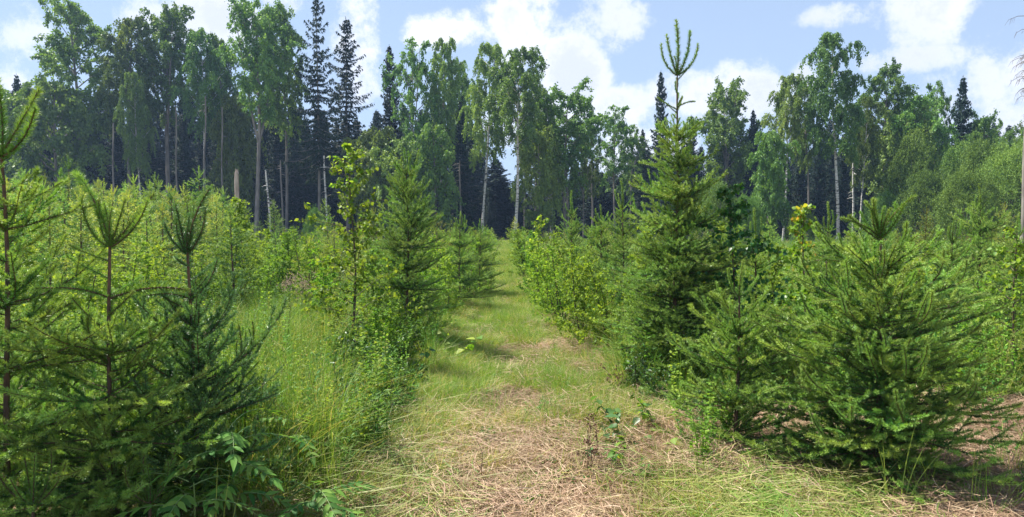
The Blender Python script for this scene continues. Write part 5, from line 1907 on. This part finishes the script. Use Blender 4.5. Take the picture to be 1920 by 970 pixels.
def dry_stem(label, px, Y, H, seed, bunch=1, seedhead=True, mat='dry_stem', lean=.06):
    random.seed(seed)
    x = X_at(px, Y)
    root = empty('dry_weed', (x, Y, float(gz(x, Y)) - .02))
    tag(root, label, 'dry weed')
    for s in range(bunch):
        mb = MB()
        a = random.uniform(0, 6.28)
        h = H * random.uniform(.75, 1)
        z = np.linspace(0, h, 9)
        f = z / h
        c = np.stack([math.cos(a) * lean * f + .012 * np.sin(f * 9 + s), math.sin(a) * lean * f + .012 * np.cos(f * 7), z], -1)
        tube(mb, c, np.linspace(.0035, .0015, 9), 5)
        for q in range(6):
            i = random.randint(3, 8)
            b = random.uniform(0, 6.28)
            l = random.uniform(.02, .07)
            e = c[i] + np.array([math.cos(b) * l, math.sin(b) * l, l * .7])
            tube(mb, [c[i], e], [.0016, .001], 3)
            if seedhead:
                P = np.repeat(e[None], 8, 0) + RNG.normal(0, .005, (8, 3))
                leaves(mb, P, RNG.normal(size=(8, 3)), np.full(8, .016), .3, aspect=.7, mi=0)
        obj('stem', mb.mesh('dry_stem', [mat]), root)


def build_foreground():
    compound_plant('plant with bright feather-shaped leaves under the left spruces, upper of three', 425, 3.3, .60, 1, nfr=12, lf=.085)
    compound_plant('plant with pale feather-shaped leaves at the bottom border left of the path', 590, 3.4, .26, 2, nfr=8, lf=.085, az0=1)
    compound_plant('dark feather-leaved plant beside the reddish dry stems left of the path', 545, 4.0, .46, 3, nfr=7, lf=.095, az0=2)
    compound_plant('feather-leaved plant in deep shade at the lower left', 345, 3.1, .42, 4, nfr=10, lf=.08, az0=.5)
    broad_plant('bramble_plant', 'glossy dark broad-leaved plant at the foot of the tallest young spruce', 'plant', 1165, 5.1, .34, 5, n=36, lf=.075, wd=.055, mat='dark_leaf', spread=.22, tints=(.3, .6, 1.0))
    broad_plant('bramble_plant', 'bright green broad-leaved plant creeping onto the straw right of the path', 'plant', 1205, 4.55, .22, 6, n=30, lf=.07, wd=.045, mat='birch_leaf', spread=.26)
    broad_plant('bramble_plant', 'pale green broad-leaved plant among dead grass left of the low spruce', 'plant', 1235, 5.3, .34, 21, n=36, lf=.07, wd=.05, mat='birch_leaf', spread=.28, tints=(.1, .4, .8))
    broad_plant('bramble_plant', 'low dark broad-leaved plant hugging the straw edge right of the path', 'plant', 1150, 4.75, .22, 22, n=34, lf=.065, wd=.05, mat='dark_leaf', spread=.26, tints=(.3, .6, 1.0))
    broad_plant('young_aspen', 'tiny aspen seedling with few pale leaves in the straw', 'seedling', 1185, 4.2, .2, 7, n=5, lf=.07, wd=.055, spread=.06)
    broad_plant('young_aspen', 'small bright seedling between the straw and the bushy front spruce', 'seedling', 1278, 4.5, .2, 8, n=9, lf=.06, wd=.05, spread=.08)
    broad_plant('maple_seedling', 'light green broad-leaved plant on the left edge of the path', 'plant', 838, 8.1, .42, 9, n=40, lf=.10, wd=.085, spread=.35)
    broad_plant('young_aspen', 'dark leafy seedling at the left path edge in the birch shade', 'plant', 760, 7.2, .4, 10, n=36, lf=.07, wd=.055, mat='dark_leaf', spread=.25, tints=(.4, .7, 1))
    broad_plant('young_aspen', 'lone green weed at the bottom middle of the path', 'seedling', 980, 3.75, .07, 11, n=7, lf=.05, wd=.04, spread=.06)
    dry_stem('thin crooked dark dry stem standing in the path straw', 916, 4.15, .36, 12, 1, False)
    dry_stem('bunch of dark dry flower stalks standing in the path straw', 1108, 4.35, .46, 13, 4, True, lean=.05)
    dry_stem('short dry stick leaning at the bottom border of the path', 1210, 3.65, .26, 14, 1, False, lean=.12)
    dry_stem('reddish-brown dry dock stems at the edge of the tall grass', 645, 4.9, .42, 15, 6, True, lean=.1)
    dry_stem('thin dark dead sapling stem left of the young birch', 543, 7.5, .95, 16, 1, False, lean=.05)
    dry_stem('brown dead twigs at the foot of the tallest young spruce', 1160, 6.3, .3, 17, 4, True, lean=.1)
    # withered pink flower stalks
    for i, (px, Y, h) in enumerate(((548, 9.8, .95), (575, 10.4, .85))):
        root = empty('withered_fireweed', (X_at(px, Y), Y, 0))
        tag(root, ('withered pinkish flower stalks in the tall grass, left clump', 'withered pinkish flower stalks in the tall grass beside the young birch')[i], 'flowers')
        mb, fb = MB(), MB()
        for k in range(9):
            a, r = k * 2.4, .22 * (k / 9) ** .5
            b = np.array([math.cos(a) * r, math.sin(a) * r, 0])
            hh = h * RNG.uniform(.75, 1)
            e = b + np.array([RNG.normal(0, .05), RNG.normal(0, .05), hh])
            tube(mb, [b, e], [.003, .0015], 3)
            P = e + RNG.normal(0, 1, (26, 3)) * np.array([.03, .03, .05])
            leaves(fb, P, RNG.normal(size=(26, 3)), np.full(26, .022), RNG.uniform(0, 1, 26), aspect=.7)
        obj('stems', mb.mesh('fireweed_stems', ['green_stem']), root)
        tag(obj('petals', fb.mesh('fireweed_petals', ['flower']), root), kind='stuff')
    # long single grass blades in front of the bushy spruce
    for i, (px, Y, h, b, lab) in enumerate(((1700, 3.75, .62, .10, 'long curved pale grass blade rising in front of the bushy spruce'),
                                            (1672, 3.8, .48, -.03, 'straight thin grass blade in front of the bushy spruce'),
                                            (1835, 3.7, .5, .02, 'thin grass blade at the lower right by the bare straw'),
                                            (393, 3.1, .55, .02, 'single upright grass blade in the lower left shade'))):
        mb = MB()
        t = np.linspace(0, 1, 9)
        for q in range(3):
            c = np.stack([b * t ** 2 * (1 + q) + .02 * q, .03 * q * t, h * t * (1 - .15 * q)], -1)
            w = np.array([.0035, 0, 0])
            V = np.concatenate([c - w * (1 - t[:, None] ** 2), c + w * (1 - t[:, None] ** 2)])
            mb.add(V, [[j, j + 1, 9 + j + 1, 9 + j] for j in range(8)], .68)
        o = obj('grass_blade', mb.mesh('grass_blade', ['grass']), None, (X_at(px, Y), Y, float(gz(X_at(px, Y), Y)) - .01))
        tag(o, lab, 'grass blade')


build_foreground()


# ------------------------------------------------------------------ air


def build_haze():
    m_, N, L = new_mat('summer_haze')
    out = N.new('ShaderNodeOutputMaterial')
    v = N.new('ShaderNodeVolumePrincipled')
    v.inputs['Color'].default_value = (.42, .62, 1.0, 1)
    v.inputs['Density'].default_value = .0005
    v.inputs['Anisotropy'].default_value = .3
    L.new(v.outputs[0], out.inputs['Volume'])
    mb = MB()
    x0, x1, y0, y1, z0, z1 = -2000, 2000, -1700, 2700, -2, 30
    V = [(x, y, z) for z in (z0, z1) for y in (y0, y1) for x in (x0, x1)]
    mb.add(V, [[0, 2, 3, 1], [4, 5, 7, 6], [0, 1, 5, 4], [2, 6, 7, 3], [0, 4, 6, 2], [1, 3, 7, 5]])
    o = obj('haze', mb.mesh('haze', [m_]))
    tag(o, 'thin bluish summer haze over the whole clearing and forest', kind='stuff')


build_haze()
name_generics()
